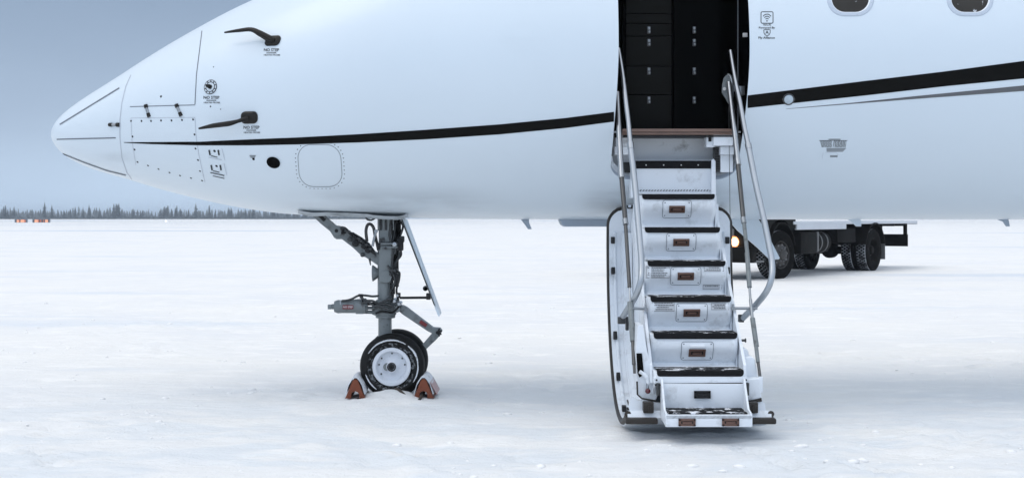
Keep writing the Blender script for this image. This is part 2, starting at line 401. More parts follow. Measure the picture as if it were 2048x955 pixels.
mb = MB(); rc_ = random.Random(41)
ico = bmesh.new(); bmesh.ops.create_icosphere(ico, subdivisions=1, radius=1.0); ico.verts.index_update()
ICV = [v.co.copy() for v in ico.verts]; ICF = [[v.index for v in f.verts] for f in ico.faces]; ico.free()
placed = 0
while placed < 520:
    y = rc_.uniform(6.3, 14.5) if rc_.random() < 0.8 else rc_.uniform(14, 22); x = rc_.uniform(-0.46, 0.46) * y
    if noise.noise(Vector((x * 0.8, y * 1.1, 4.4))) < rc_.uniform(-0.05, 0.35): continue
    sz = min(0.034, 0.006 + rc_.expovariate(1 / 0.008)); z = ground_h(x, y) + sz * 0.05; sd_ = rc_.random() * 50; a_ = rc_.uniform(0, 6.28)
    vs_ = []
    for c_ in ICV:
        k_ = sz * (1 + 0.45 * noise.noise(c_ * 1.7 + Vector((sd_, 0, 0)))); px_, py_ = c_.x * k_ * 1.3, c_.y * k_
        vs_.append(Vector((x + px_ * math.cos(a_) - py_ * math.sin(a_), y + px_ * math.sin(a_) + py_ * math.cos(a_), z + c_.z * k_ * 0.42)))
    mb.add(vs_, ICF); placed += 1
M['clod'] = mat('fresh_snow_crumb', (0.90, 0.885, 0.865), 0.8, spec=0.2)
cl = mb.build('snow_clods', M['clod'], smooth=None, recalc=False); cl.data.polygons.foreach_set('use_smooth', [True] * len(cl.data.polygons))
cl['kind'] = 'stuff'; cl['label'] = 'loose crumbs of snow scattered over the apron'

# ------------------------------------------------------------------ aircraft hull
YC, ZC, RAD = 10.44, 2.51, 1.14
def pchip(xk, yk):
    xk = np.array(xk, float); yk = np.array(yk, float); h = np.diff(xk); d = np.diff(yk) / h
    mm = np.zeros(len(xk)); mm[0] = d[0]; mm[-1] = d[-1]
    for i in range(1, len(xk) - 1):
        mm[i] = 0 if d[i - 1] * d[i] <= 0 else 2 / (1 / d[i - 1] + 1 / d[i])
    def f(x):
        i = int(min(max(np.searchsorted(xk, x) - 1, 0), len(h) - 1)); t = (x - xk[i]) / h[i]
        t = min(max(t, 0), 1)
        return float((1 + 2 * t) * (1 - t) ** 2 * yk[i] + t * (1 - t) ** 2 * h[i] * mm[i] + t * t * (3 - 2 * t) * yk[i + 1] + t * t * (t - 1) * h[i] * mm[i + 1])
    return f
XTIP = -3.557
TOP = [(-3.557, 2.03), (-3.54, 2.09), (-3.476, 2.17), (-3.34, 2.275), (-3.167, 2.383), (-3.01, 2.478), (-2.80, 2.61), (-2.41, 2.834), (-2.14, 2.975), (-1.91, 3.08), (-1.3, 3.33), (-0.6, 3.56), (0.2, 3.65), (14, 3.65)]
BOT = [(-3.557, 2.03), (-3.54, 1.965), (-3.476, 1.885), (-3.38, 1.82), (-3.225, 1.755), (-2.97, 1.682), (-2.684, 1.596), (-2.41, 1.527), (-2.10, 1.462), (-1.79, 1.418), (-1.54, 1.402), (-1.02, 1.388), (-0.1, 1.372), (0.6, 1.37), (14, 1.37)]
WID = [(-3.557, 0.0), (-3.54, 0.07), (-3.476, 0.15), (-3.34, 0.25), (-3.01, 0.43), (-2.80, 0.53), (-2.41, 0.71), (-1.91, 0.89), (-1.4, 1.02), (-0.8, 1.11), (0.2, 1.14), (14, 1.14)]
uu = lambda x: math.sqrt(max(0, x - XTIP))
ftop = pchip([uu(a) for a, b in TOP], [b for a, b in TOP])
fbot = pchip([uu(a) for a, b in BOT], [b for a, b in BOT])
fwid = pchip([uu(a) for a, b in WID], [b for a, b in WID])
DX0, DX1, TH0, TH1 = 0.735, 1.638, R(-48.4), R(62)
def skew(x, z):
    return -0.036 * smoothstep(2.6, 1.62, z) * smoothstep(-1.2, 0.4, x) * (1 - smoothstep(2.2, 4.5, x))
def hull_pt(x, th, inset=0.0):
    "th: 0 faces the camera side, +90 up"
    u = uu(x); t, b, w = ftop(u), fbot(u), fwid(u)
    zc = (t + b) / 2; hh = (t - b) / 2
    z = zc + (hh - inset) * math.sin(th); y = YC - (w - inset) * math.cos(th)
    return Vector((x + skew(x, z), y, z))
def hull_n(x, th):
    e = 1e-3
    a = hull_pt(x + e, th) - hull_pt(max(x - e, XTIP), th); b = hull_pt(x, th + e) - hull_pt(x, th - e)
    n = a.cross(b)
    if n.length < 1e-12: return Vector((-1, 0, 0))
    n.normalize()
    c = Vector((x, YC, (ftop(uu(x)) + fbot(uu(x))) / 2))
    if n.dot(hull_pt(x, th) - c) < 0: n.negate()
    return n
hx = [XTIP + u * u for u in np.linspace(0.0, uu(DX0), 62)]
hx += list(np.linspace(DX0, DX1, 14))[1:]
hx += list(np.linspace(DX1, 11.5, 40))[1:]
ths = list(np.linspace(TH0, TH1, 31)) + list(np.linspace(TH1, TH0 + 2 * math.pi, 72))[1:-1]
nT = len(ths)
hv, hn, hf = [], [], []
for x in hx:
    for th in ths:
        hv.append(hull_pt(x, th)); hn.append(hull_n(x, th) if x > XTIP + 1e-6 else Vector((-1, 0, 0)))
def in_door(i, j):
    xm = (hx[i] + hx[i + 1]) / 2; return DX0 < xm < DX1 and j < 30
full = []
for i in range(len(hx) - 1):
    for j in range(nT):
        j2 = (j + 1) % nT
        q = [i * nT + j, (i + 1) * nT + j, (i + 1) * nT + j2, i * nT + j2]
        full.append(q)
        if not in_door(i, j): hf.append(q)
bvh = BVHTree.FromPolygons([tuple(v) for v in hv], full)
# rounded corners of the opening: fans between the square corner and an arc
RC = 0.15
def outline(n=9):
    "door outline as (x, th) pairs, counter-clockwise from bottom left"
    pts = []
    for (cx, ct, a0) in ((DX0 + RC, TH0 + RC / RAD, 180), (DX1 - RC, TH0 + RC / RAD, 270), (DX1 - RC, TH1 - RC / RAD, 0), (DX0 + RC, TH1 - RC / RAD, 90)):
        for k in range(n):
            a = R(a0 + 90 * k / (n - 1)); pts.append((cx + RC * math.cos(a), ct + RC / RAD * math.sin(a)))
    return pts
OUT = outline()
corners = ((DX0, TH0), (DX1, TH0), (DX1, TH1), (DX0, TH1))
for c in range(4):
    arc = OUT[c * 9:(c + 1) * 9]
    ci = len(hv); hv.append(hull_pt(*corners[c])); hn.append(hull_n(*corners[c]))
    for a in arc: hv.append(hull_pt(*a)); hn.append(hull_n(*a))
    for k in range(8):
        a_, b_, c_ = hv[ci], hv[ci + 1 + k], hv[ci + 2 + k]
        fwd = (b_ - a_).cross(c_ - a_).dot(hn[ci]) > 0
        hf.append([ci, ci + 1 + k, ci + 2 + k] if fwd else [ci, ci + 2 + k, ci + 1 + k])
JX, JY = -0.98, 10.3
jet = thing('private_jet', 'white business jet with thin black side stripe, open cabin door and airstair, parked on snow', 'airplane', (-0.92, YC, 0), world=True)
q = hf[len(hx) * 20]; a_, b_, c_ = hv[q[0]], hv[q[1]], hv[q[2]]
if (b_ - a_).cross(c_ - a_).dot(hn[q[0]]) < 0: hf = [f if len(f) == 3 else f[::-1] for f in hf]
me = bpy.data.meshes.new('fuselage'); me.from_pydata([tuple(v) for v in hv], [], hf); me.materials.append(M['hull'])
me.polygons.foreach_set('use_smooth', [True] * len(me.polygons)); me.update()
me.normals_split_custom_set_from_vertices([tuple(n) for n in hn])
fus = link('fuselage', me, jet)

def hit(px, py, off=0.0015):
    o = Vector((0, 0, CAM_Z)); d = Vector(((px - 1024) / FPX, 1, -(py - HOR) / FPX)).normalized()
    loc, n, i, dist = bvh.ray_cast(o, d)
    if loc is None:
        loc, n, i, dist = bvh.find_nearest(P(px, py, YC - 0.3))
    if n.dot(d) > 0: n = -n
    return loc + n * off, n
def strip(mb, pts, wpx, off=0.0015, m=0, step=6):
    "line of width wpx (photo pixels) laid on the skin"
    pp = []
    for a, b in zip(pts[:-1], pts[1:]):
        L = math.hypot(b[0] - a[0], b[1] - a[1]); k = max(1, int(L / step))
        pp += [(a[0] + (b[0] - a[0]) * t / k, a[1] + (b[1] - a[1]) * t / k) for t in range(k)]
    pp.append(pts[-1]); r1, r2 = [], []
    for i, p in enumerate(pp):
        q0, q1 = pp[max(i - 1, 0)], pp[min(i + 1, len(pp) - 1)]
        dx, dy = q1[0] - q0[0], q1[1] - q0[1]; l = math.hypot(dx, dy) or 1
        ox, oy = -dy / l * wpx / 2, dx / l * wpx / 2
        r1.append(hit(p[0] + ox, p[1] + oy, off)[0]); r2.append(hit(p[0] - ox, p[1] - oy, off)[0])
    mb.grid([r1, r2], m)
def dot(mb, px, py, rpx, off=0.003, m=0, seg=8, dome=0.0):
    c, n = hit(px, py, off); sc = (c.y) / FPX * rpx
    u = n.cross(Vector((0, 0, 1))).normalized(); w = n.cross(u)
    ring = [c - n * off + (u * math.cos(t) + w * math.sin(t)) * sc for t in [2 * math.pi * k / seg for k in range(seg)]]
    mb.add(ring + [c + n * dome], [[k, (k + 1) % seg, seg] for k in range(seg)], m)
def band(mb, up, lo, xs_, off=0.002, m=0, clamp=None, rows=5):
    fu = lambda x: float(np.interp(x, [p[0] for p in up], [p[1] for p in up])); fl = lambda x: float(np.interp(x, [p[0] for p in lo], [p[1] for p in lo]))
    R_ = []
    for k in range(rows):
        row = []
        for x in xs_:
            p = hit(x, fu(x) + (fl(x) - fu(x)) * k / (rows - 1), off)[0]
            if clamp: p = clamp(p)
            row.append(p)
        R_.append(row)
    mb.grid(R_, m)
# --- stripes
mb = MB()
up = [(248, 284.3), (300, 284), (400, 283.3), (500, 278.5), (600, 274.5), (720, 268), (850, 259.5), (1000, 248.5), (1130, 236), (1240, 222)]
lo = [(248, 285.3), (300, 288), (400, 290.5), (500, 290.5), (600, 288.5), (720, 284.5), (850, 278.5), (1000, 268.5), (1130, 256), (1240, 241.5)]
band(mb, up, lo, list(np.linspace(248, 1228, 150)), clamp=lambda p: Vector((min(p.x, DX0 - 0.004 + skew(DX0, p.z)), p.y, p.z)))
up = [(1490, 191.5), (1730, 162), (1886, 143.5), (2048, 122), (2700, 30)]
lo = [(1490, 216.5), (1730, 191), (1886, 173), (2048, 157), (2700, 85)]
band(mb, up, lo, list(np.linspace(1495, 2700, 110)), clamp=lambda p: Vector((max(p.x, DX1 + 0.004 + skew(DX1, p.z)), p.y, p.z)))
mb.build('stripe', M['black'], jet, recalc=False, smooth=60)
mb = MB()
up = [(1572, 217.5), (1701, 206), (1829, 192.5), (2048, 171), (2700, 106)]
lo = [(1572, 218), (1701, 208), (1829, 198), (2048, 182), (2700, 135)]
band(mb, up, lo, list(np.linspace(1572, 2700, 100)), rows=3)
mb.build('thin_stripe', M['greyline'], jet, recalc=False, smooth=60)
# --- radome
mb = MB()
strip(mb, [(262, 150), (252, 172), (244, 205), (240, 240), (240, 275), (244, 315), (254, 345), (264, 358)], 1.5)
mb.build('radome_joint', M['softseam'], jet, recalc=False)
for pts, w in (([(120, 249), (239, 176)], 2.2), ([(114, 278.5), (232, 275.5)], 2.2), ([(125, 307), (170, 325), (215, 341), (252, 350)], 2.0)):
    mb = MB(); strip(mb, pts, w, off=0.003); mb.build('lightning_strip', M['seam'], jet, recalc=False)
# --- nose doors, seams and fasteners
mb = MB(); strip(mb, [(404, 62), (398, 110), (393, 150), (390, 209)], 1.6); strip(mb, [(390, 210), (330, 211.5), (260, 213.5)], 1.6)
mb.build('nose_bay_door', M['seam'], jet, recalc=False)
mb = MB()
for x, y in ((262, 242), (283, 242), (302, 242), (322, 241), (343, 241), (364, 240), (386, 239), (265, 273), (389, 269), (269, 299), (391, 297), (396, 320), (400, 342), (404, 361), (275, 324), (296, 331), (317, 338), (339, 345), (360, 351), (382, 356)):
    dot(mb, x, y, 2.3, dome=0.002)
strip(mb, [(262, 236), (390, 235)], 0.9, m=1)
strip(mb, [(390, 235), (392, 270), (398, 310), (410, 364)], 1.0, m=1)
strip(mb, [(262, 237), (264, 280), (272, 330)], 0.8, m=1)
mb.build('nose_access_panel', [M['rivet'], M['softseam']], jet, recalc=False)
def latch(px0, py0, px1, py1, w=8):
    mb = MB(); a, n = hit(px0, py0, 0.004); b, n2 = hit(px1, py1, 0.004)
    for t0, t1, rr, m in ((0, 0.25, 1.1, 1), (0.22, 0.72, 0.8, 0), (0.70, 1.0, 1.0, 1)):
        mb.tube([a.lerp(b, t0), a.lerp(b, t1)], w * 0.0036 * 0.5 * rr, 8, m)
    mb.build('panel_latch', [M['steel'], M['probe']], jet)
latch(292, 210, 299, 234); latch(353, 209, 363, 232); latch(239, 249.5, 219, 249.5)
for x, y, r in ((322, 193, 2.6), (427, 134, 1.4), (421, 213, 1.8), (441, 218.5, 1.2)):
    mb = MB(); dot(mb, x, y, r, dome=0.002); mb.build('flush_fastener', M['rivet'], jet, recalc=False)
# round access panel with rivets
def rr_outline(cx, cy, hw, hh, r, n=8, sk=0.0, p=None):
    pts = []
    for (sx, sy, a0) in ((1, -1, -90), (1, 1, 0), (-1, 1, 90), (-1, -1, 180)):
        for k in range(n + 1):
            a = R(a0 + 90 * k / n)
            x = sx * (hw - r) + r * math.cos(a); y = sy * (hh - r) + r * math.sin(a)
            pts.append((cx + x + sk * y, cy + y))
    return pts
mb = MB()
o = rr_outline(640, 331, 43, 42, 28, sk=0.07)
strip(mb, o + [o[0]], 1.0, m=1, step=5)
o = rr_outline(640, 331, 48, 46, 31, sk=0.07)
tot = []
for a, b in zip(o, o[1:] + [o[0]]):
    L = math.hypot(b[0] - a[0], b[1] - a[1]); k = max(1, int(L / 1.0)); tot += [(a[0] + (b[0] - a[0]) * t / k, a[1] + (b[1] - a[1]) * t / k) for t in range(k)]
for k in range(0, len(tot), max(1, len(tot) // 38)): dot(mb, tot[k][0], tot[k][1], 1.25, off=0.004)
mb.build('belly_access_panel', [M['rivet'], M['seam']], jet, recalc=False)
# oval port
mb = MB()
c, n = hit(547, 324.5, 0.003)
def ell(cx, cy, a, b, rot, n=28): return [(cx + a * math.cos(t) * math.cos(rot) - b * math.sin(t) * math.sin(rot), cy + a * math.cos(t) * math.sin(rot) + b * math.sin(t) * math.cos(rot)) for t in [2 * math.pi * k / n for k in range(n)]]
def decal_poly(mb, outl, off, m=0):
    cx_ = sum(p[0] for p in outl) / len(outl); cy_ = sum(p[1] for p in outl) / len(outl); rws = []
    for f in (1, .8, .6, .4, .2, .02):
        r_ = [hit(cx_ + (x - cx_) * f, cy_ + (y - cy_) * f, off)[0] for x, y in outl]; r_.append(r_[0]); rws.append(r_)
    mb.grid(rws, m); return
    pts = [hit(x, y, off)[0] for x, y in outl]; c = sum(pts, Vector()) / len(pts); k = len(pts)
    mb.add(pts + [c], [[i, (i + 1) % k, k] for i in range(k)], m)
decal_poly(mb, ell(547, 324.5, 15.5, 12.2, R(22)), 0.002, 1); decal_poly(mb, ell(547, 324.5, 14, 11, R(22)), 0.004, 0)
mb.build('oval_air_port', [M['hole'], M['hull']], jet, recalc=False)
mb = MB(); dot(mb, 507, 318, 3.0, off=0.004); mb.build('small_air_port', M['hole'], jet, recalc=False)
# static ports (two blocks of slotted marks)
for (cx, cy) in ((429, 306), (433, 336)):
    mb = MB(); s = 0.28
    for dx in (-9, 9):
        strip(mb, [(cx + dx - 1.5, cy - 6.5), (cx + dx + 0.5, cy + 4)], 3.2, off=0.003)
    dot(mb, cx, cy - 4, 3.0, off=0.005)
    strip(mb, [(cx - 7, cy + 5), (cx + 6, cy + 8)], 1.5, off=0.003)
    strip(mb, [(cx - 12, cy + 8), (cx + 15, cy + 13.5)], 1.0, off=0.003, m=1)
    if cy > 320: strip(mb, [(cx - 12, cy + 8.5), (cx + 16, cy + 14.5)], 1.6, off=0.004); strip(mb, [(cx - 7, cy + 15), (cx + 16, cy + 20)], 1.3, off=0.004)
    strip(mb, [(cx + 15, cy - 10), (cx + 21, cy + 14)], 0.9, off=0.003, m=1)
    mb.build('static_port', [M['rivet'], M['softseam']], jet, recalc=False)
# --- lettering on the skin
def text_tris(txt, font_bold=False):
    cu = bpy.data.curves.new('t', 'FONT'); cu.body = txt; cu.align_x = 'CENTER'; cu.align_y = 'CENTER'; cu.size = 1.0; cu.resolution_u = 2
    if font_bold: cu.offset = 0.02
    ob = bpy.data.objects.new('t', cu); C.objects.link(ob)
    dg = bpy.context.evaluated_depsgraph_get(); me = ob.evaluated_get(dg).to_mesh()
    vs = [v.co.copy() for v in me.vertices]; fs = [list(p.vertices) for p in me.polygons]
    ob.evaluated_get(dg).to_mesh_clear(); bpy.data.objects.remove(ob); bpy.data.curves.remove(cu)
    return vs, fs
def skin_text(mb, txt, cx, cy, hpx, m=0, wide=1.0, rot=0.0, off=0.0025, bold=True):
    vs, fs = text_tris(txt, bold); s = hpx / 0.72
    out = []
    for v in vs:
        x, y = v.x * s * wide, -v.y * s
        out.append(hit(cx + x * math.cos(rot) - y * math.sin(rot), cy + x * math.sin(rot) + y * math.cos(rot), off)[0])
    mb.add(out, fs, m)
def no_step(cx, cy, k=1.0):
    mb = MB()
    skin_text(mb, 'NO STEP', cx, cy, 6.0 * k, wide=0.98)
    skin_text(mb, 'DANGER', cx, cy + 5.6, 2.8, wide=1.25)
    skin_text(mb, 'HEATED PROBE', cx + 1, cy + 10, 2.8, wide=1.2)
    mb.build('warning_lettering', M['ink'], jet, recalc=False, smooth=None)
no_step(423, 195.5); no_step(503, 255); no_step(543, 100.5, 0.95)
mb = MB()
for k in range(3): strip(mb, [(499 + k, 310.5 + 2.0 * k), (512 - k, 311 + 2.0 * k)], 0.9, off=0.003)
mb.build('small_port_lettering', M['ink'], jet, recalc=False)
# Wi-Fi mark
mb = MB()
o = rr_outline(1534, 35.5, 12, 11.5, 2.5, n=3); strip(mb, o + [o[0]], 1.5, step=4)
for rr in (4.2, 8.0, 11.8):
    strip(mb, [(1534 + rr * 0.9 * math.cos(R(a)), 43 - rr * 1.12 * math.sin(R(a)) - 1) for a in range(42, 139, 8)], 1.4, step=3, off=0.002)
dot(mb, 1534, 42.2, 1.6)
skin_text(mb, 'Wi-Fi', 1534, 50.5, 3.6, wide=1.4); skin_text(mb, 'Powered By', 1533.5, 56, 3.8, wide=1.25); skin_text(mb, 'Fly Alliance', 1533, 76, 4.2, wide=1.25)
sh = [(1527.5, 60.2), (1534, 59.2), (1540.5, 60.2), (1540.3, 66), (1538, 70), (1534, 72.4), (1530, 70), (1527.8, 66), (1527.5, 60.2)]
strip(mb, sh, 1.3, step=3); skin_text(mb, 'A', 1534, 65.2, 6.5)
mb.build('wifi_lettering', M['ink'], jet, recalc=False, smooth=None)
# servicing placard of small print
mb = MB(); rnd = random.Random(3)
strip(mb, [(1657, 278.5), (1681, 278.5)], 1.5)
for k in range(7):
    y = 281.5 + k * 2.0
    for (a, b) in ((1640 + k * 0.5, 1664), (1669, 1693 - k * 0.3)):
        x = a
        while x < b:
            l = rnd.uniform(2, 6); strip(mb, [(x, y), (min(x + l, b), y)], 1.05, step=8); x += l + 0.9
strip(mb, [(1638, 280.8), (1695, 280.8)], 0.9); strip(mb, [(1668.5, 280), (1666, 294)], 0.9)
for k in range(4):
    y = 296.5 + k * 2; strip(mb, [(1653, y), (1692 - 2 * k, y)], 1.0)
strip(mb, [(1647, 305), (1644, 311), (1645, 317)], 0.7, m=1); strip(mb, [(1650, 305), (1672, 304.5), (1676, 309), (1673, 317)], 0.5, m=1)
strip(mb, [(1660, 311), (1675, 311)], 1.0); strip(mb, [(1660, 313.3), (1675, 313)], 1.2)
mb.build('servicing_lettering', [M['ink'], M['softseam']], jet, recalc=False)
# --- probes and sensor
def probe(base, bw, bh, path, radii):
    mb = MB(); c, n = hit(base[0], base[1], 0.0)
    u = Vector((0, 0, 1)).cross(n).normalized(); w = n.cross(u); s = c.y / FPX
    bw *= 1.12; bh *= 1.12; oo = rr_outline(0, 0, bw, bh, min(bw, bh) * 0.75, n=5, sk=-0.08)
    ring0 = [c + u * (-x * s) * -1 + w * (-y * s) for x, y in oo]
    rows = [[p - n * 0.01 for p in ring0], [p + n * 0.008 for p in ring0], [c + (p - c) * 0.75 + n * 0.018 for p in ring0], [c + (p - c) * 0.02 + n * 0.02 for p in ring0]]
    for r_ in rows: r_.append(r_[0])
    mb.grid(rows); ob = mb.build('probe_mount', M['probe'], jet, smooth=50)
    mb = MB(); pts = []
    for (x, y, d) in path:
        cc, nn = hit(x, y, 0.0); pts.append(cc + n * d)
    # flattened blade: tube then squash across
    mb.tube(spline(pts, 4), np.interp(np.linspace(0, 1, (len(pts) - 1) * 4 + 1), np.linspace(0, 1, len(radii)), radii), 10)
    mb.build('pitot_tube', M['probe'], ob)
probe((499, 235), 16, 11, [(497, 235.5, 0.015), (484, 239, 0.07), (470, 242, 0.105), (440, 246, 0.11), (412, 251.5, 0.11)], [0.017, 0.013, 0.019, 0.017, 0.007])
probe((546, 82), 15, 10, [(550, 83, 0.01), (541, 81, 0.03), (528, 76, 0.06), (513, 71, 0.08), (490, 73.5, 0.085), (461, 77.5, 0.085)], [0.022, 0.026, 0.023, 0.016, 0.013, 0.006])
mb = MB(); c, n = hit(421, 174, 0.0)
s = c.y / FPX
mb.lathe([(-0.01, 14.8 * s), (0.003, 14.8 * s), (0.003, 13.6 * s)], c, n, 36, mats=[0, 0, 0], cap=False)
mb.lathe([(0.0, 13.5 * s), (0.0025, 13.5 * s), (0.0025, 10.6 * s)], c, n, 36, m=1, cap=False)
mb.lathe([(0.0, 10.6 * s), (0.0045, 10.6 * s), (0.0045, 9.2 * s)], c, n, 36, m=0, cap=False)
mb.lathe([(0.0, 9.2 * s), (0.0035, 9.2 * s), (0.0035, 0.001)], c, n, 36, m=1, cap=False)
mb.lathe([(0.0, 4.5 * s), (0.025, 4.2 * s), (0.05, 2.5 * s), (0.055, 0.0002)], c, n, 20, m=2)
u = n.cross(Vector((0, 0, 1))).normalized(); w = n.cross(u)
for k in range(10):
    a = 2 * math.pi * k / 10 + 0.3; p = c + (u * math.cos(a) + w * math.sin(a)) * 12 * s
    mb.lathe([(0.0, 1.3 * s), (0.006, 1.1 * s), (0.0062, 0.0002)], p, n, 8, m=2)
mb.build('angle_of_attack_sensor', [M['ink'], M['hull'], M['probe']], jet)
# side light in the stripe
mb = MB(); c, n = hit(1577, 198.5, 0.0)
mb.lathe([(-0.005, 0.041), (0.006, 0.041), (0.009, 0.035), (0.009, 0.032)], c, n, 28, m=1, cap=False)
mb.lathe([(0.0, 0.032), (0.010, 0.031), (0.016, 0.018), (0.018, 0.0003)], c, n, 28, m=0)
u = n.cross(Vector((0, 0, 1))).normalized()
for sg in (-1, 1): mb.lathe([(0, 0.008), (0.01, 0.007), (0.011, 0.0002)], c + u * sg * 0.038, n, 10, m=1)
mb.build('side_marker_light', [M['lens'], M['gearmid']], jet)
# --- cabin windows
for cxp in (1701, 1940, 2180):
    mb = MB(); cyp = -18
    oA = rr_outline(cxp, cyp, 47, 51, 34, n=7); oB = rr_outline(cxp, cyp, 45.5, 49.5, 33, n=7); oC = rr_outline(cxp, cyp, 39.5, 44, 28, n=7); oD = rr_outline(cxp - 0.5, cyp, 37, 42.5, 26.5, n=7)
    rows = [[hit(x, y, f)[0] for x, y in q] for q, f in ((oA, 0.0), (oB, 0.006), (oC, 0.006), (oD, 0.0015))]
    for r_ in rows: r_.append(r_[0])
    mb.grid(rows[:3], 0); mb.grid(rows[2:], 1)
    oM = rr_outline(cxp, cyp, 43, 47.5, 31, n=40); tl = []
    for a, b in zip(oM, oM[1:] + [oM[0]]): tl.append((a, math.hypot(b[0] - a[0], b[1] - a[1])))
    acc = 0
    for a, l in tl:
        acc += l
        if acc > 9.5: acc = 0; dot(mb, a[0], a[1], 1.2, off=0.0085, m=2, seg=6)
    fr = mb.build('window_frame', [M['ringgrey'], M['white'], M['rivet']], jet, recalc=False, smooth=40)
    mb = MB(); decal_poly(mb, oD, 0.0018); mb.build('window_pane', M['glasswin'], fr, recalc=False)
# --- belly aerials (real blades under the keel)
def blade(name, poly, half, m, parent=jet):
    mb = MB(); c0 = sum((P(x, y, YC) for x, y in poly), Vector()) / len(poly)
    pts = [P(x, y, YC) for x, y in poly]
    a = [p + Vector((0, -half, 0)) for p in pts]
    e = [c0 + (p - c0) * 1.06 for p in pts]
    b = [p + Vector((0, half, 0)) for p in pts]; k = len(pts)
    mb.add(a + e + b, [list(range(k))[::-1], [2 * k + i for i in range(k)]] + [[i, (i + 1) % k, k + (i + 1) % k, k + i] for i in range(k)] + [[k + i, k + (i + 1) % k, 2 * k + (i + 1) % k, 2 * k + i] for i in range(k)])
    return mb.build(name, m, parent, smooth=30)
M['aerial'] = mat('pale_blue_grey_aerial', (0.33, 0.39, 0.46), 0.4)
blade('blade_aerial', [(1040, 436), (1050, 449), (1056, 457.5), (1063, 457), (1058, 445), (1058, 436)], 0.008, M['aerial'])
blade('blade_aerial', [(1988, 436), (2006, 443), (2012, 452), (2019, 452), (2017, 441), (2014, 436)], 0.008, M['aerial'])
blade('keel_aerial', [(1120, 440), (1124, 449), (1130, 452.5), (1310, 452.5), (1310, 436), (1124, 436)], 0.05, M['aerial'])
blade('drain_fin', [(1450, 430), (1461, 444), (1477, 462), (1512, 492), (1535, 514), (1540, 517), (1555, 516), (1557, 513), (1540, 480), (1522, 448), (1510, 430)], 0.016, M['hull'])
blade('blade_aerial', [(1690, 436), (1703, 443), (1712, 452), (1722, 452), (1722, 441), (1716, 436)], 0.008, M['hull'])

# ------------------------------------------------------------------ doorway, cabin interior
FZ = 1.985
mb = MB()
r0 = [hull_pt(x, t) + hull_n(x, t) * 0.002 for x, t in OUT]; r1 = [hull_pt(x, t, 0.035) for x, t in OUT]; r2 = [hull_pt(x, t, 0.09) for x, t in OUT]
def shrink(pt, k): # towards the opening's centre line
    c = Vector(((DX0 + DX1) / 2, pt.y, pt.z)); return Vector((pt.x + (c.x - pt.x) * k, pt.y, pt.z))
r3 = [shrink(p, 0.03) for p in r2]
rows = [r + [r[0]] for r in (r0, r1, r2, r3)]
mb.grid(rows[:2], 0); mb.grid(rows[1:3], 1); mb.grid(rows[2:], 1)
for q, f in enumerate(mb.f):
    if mb.m[q] == 1 and sum(mb.v[i].z for i in f) / len(f) > FZ - 0.02: mb.m[q] = 2
mb.build('door_frame', [M['ringgrey'], M['offwhite'], M['interior']], jet, recalc=False, smooth=40)
# interior shell (five sides, open to the doorway), standing inside the hull
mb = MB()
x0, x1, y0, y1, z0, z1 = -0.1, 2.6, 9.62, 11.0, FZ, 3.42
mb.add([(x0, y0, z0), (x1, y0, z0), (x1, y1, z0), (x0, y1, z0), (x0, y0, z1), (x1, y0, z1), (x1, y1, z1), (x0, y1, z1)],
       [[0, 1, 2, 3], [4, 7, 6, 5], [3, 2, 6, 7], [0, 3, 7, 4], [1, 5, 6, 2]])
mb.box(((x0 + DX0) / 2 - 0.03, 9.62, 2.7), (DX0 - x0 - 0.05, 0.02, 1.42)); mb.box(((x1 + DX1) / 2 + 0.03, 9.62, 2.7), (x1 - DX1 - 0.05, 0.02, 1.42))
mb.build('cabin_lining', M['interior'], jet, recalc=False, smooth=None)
# galley cabinet
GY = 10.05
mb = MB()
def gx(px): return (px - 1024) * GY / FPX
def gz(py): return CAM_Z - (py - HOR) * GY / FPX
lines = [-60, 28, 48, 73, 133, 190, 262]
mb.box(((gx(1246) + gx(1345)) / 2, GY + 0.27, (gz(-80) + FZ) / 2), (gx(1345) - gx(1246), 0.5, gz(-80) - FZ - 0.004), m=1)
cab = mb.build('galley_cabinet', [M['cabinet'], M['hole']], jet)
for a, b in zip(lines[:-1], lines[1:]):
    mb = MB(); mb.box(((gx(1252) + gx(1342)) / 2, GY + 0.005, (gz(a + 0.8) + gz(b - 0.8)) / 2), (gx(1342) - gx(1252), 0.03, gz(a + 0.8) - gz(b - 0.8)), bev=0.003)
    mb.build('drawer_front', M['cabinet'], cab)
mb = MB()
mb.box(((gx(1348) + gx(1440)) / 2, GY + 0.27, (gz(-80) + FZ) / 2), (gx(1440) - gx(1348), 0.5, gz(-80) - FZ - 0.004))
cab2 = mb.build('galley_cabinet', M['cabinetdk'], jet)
for parent_, px in ((cab, 1298), (cab2, 1389)):
    for py in (60, 85, 142, 200):
        mb = MB(); c = P(px, py, GY - 0.02)
        mb.box(c + Vector((0, 0.01, 0)), (0.026, 0.012, 0.055), bev=0.01, m=1)
        mb.box(c + Vector((0.0, -0.002, 0.012)), (0.017, 0.012, 0.02), bev=0.006); mb.box(c + Vector((0.003, -0.002, -0.014)), (0.013, 0.012, 0.016), bev=0.005)
        mb.build('cabinet_latch', [M['steel'], M['darksteel']], parent_)
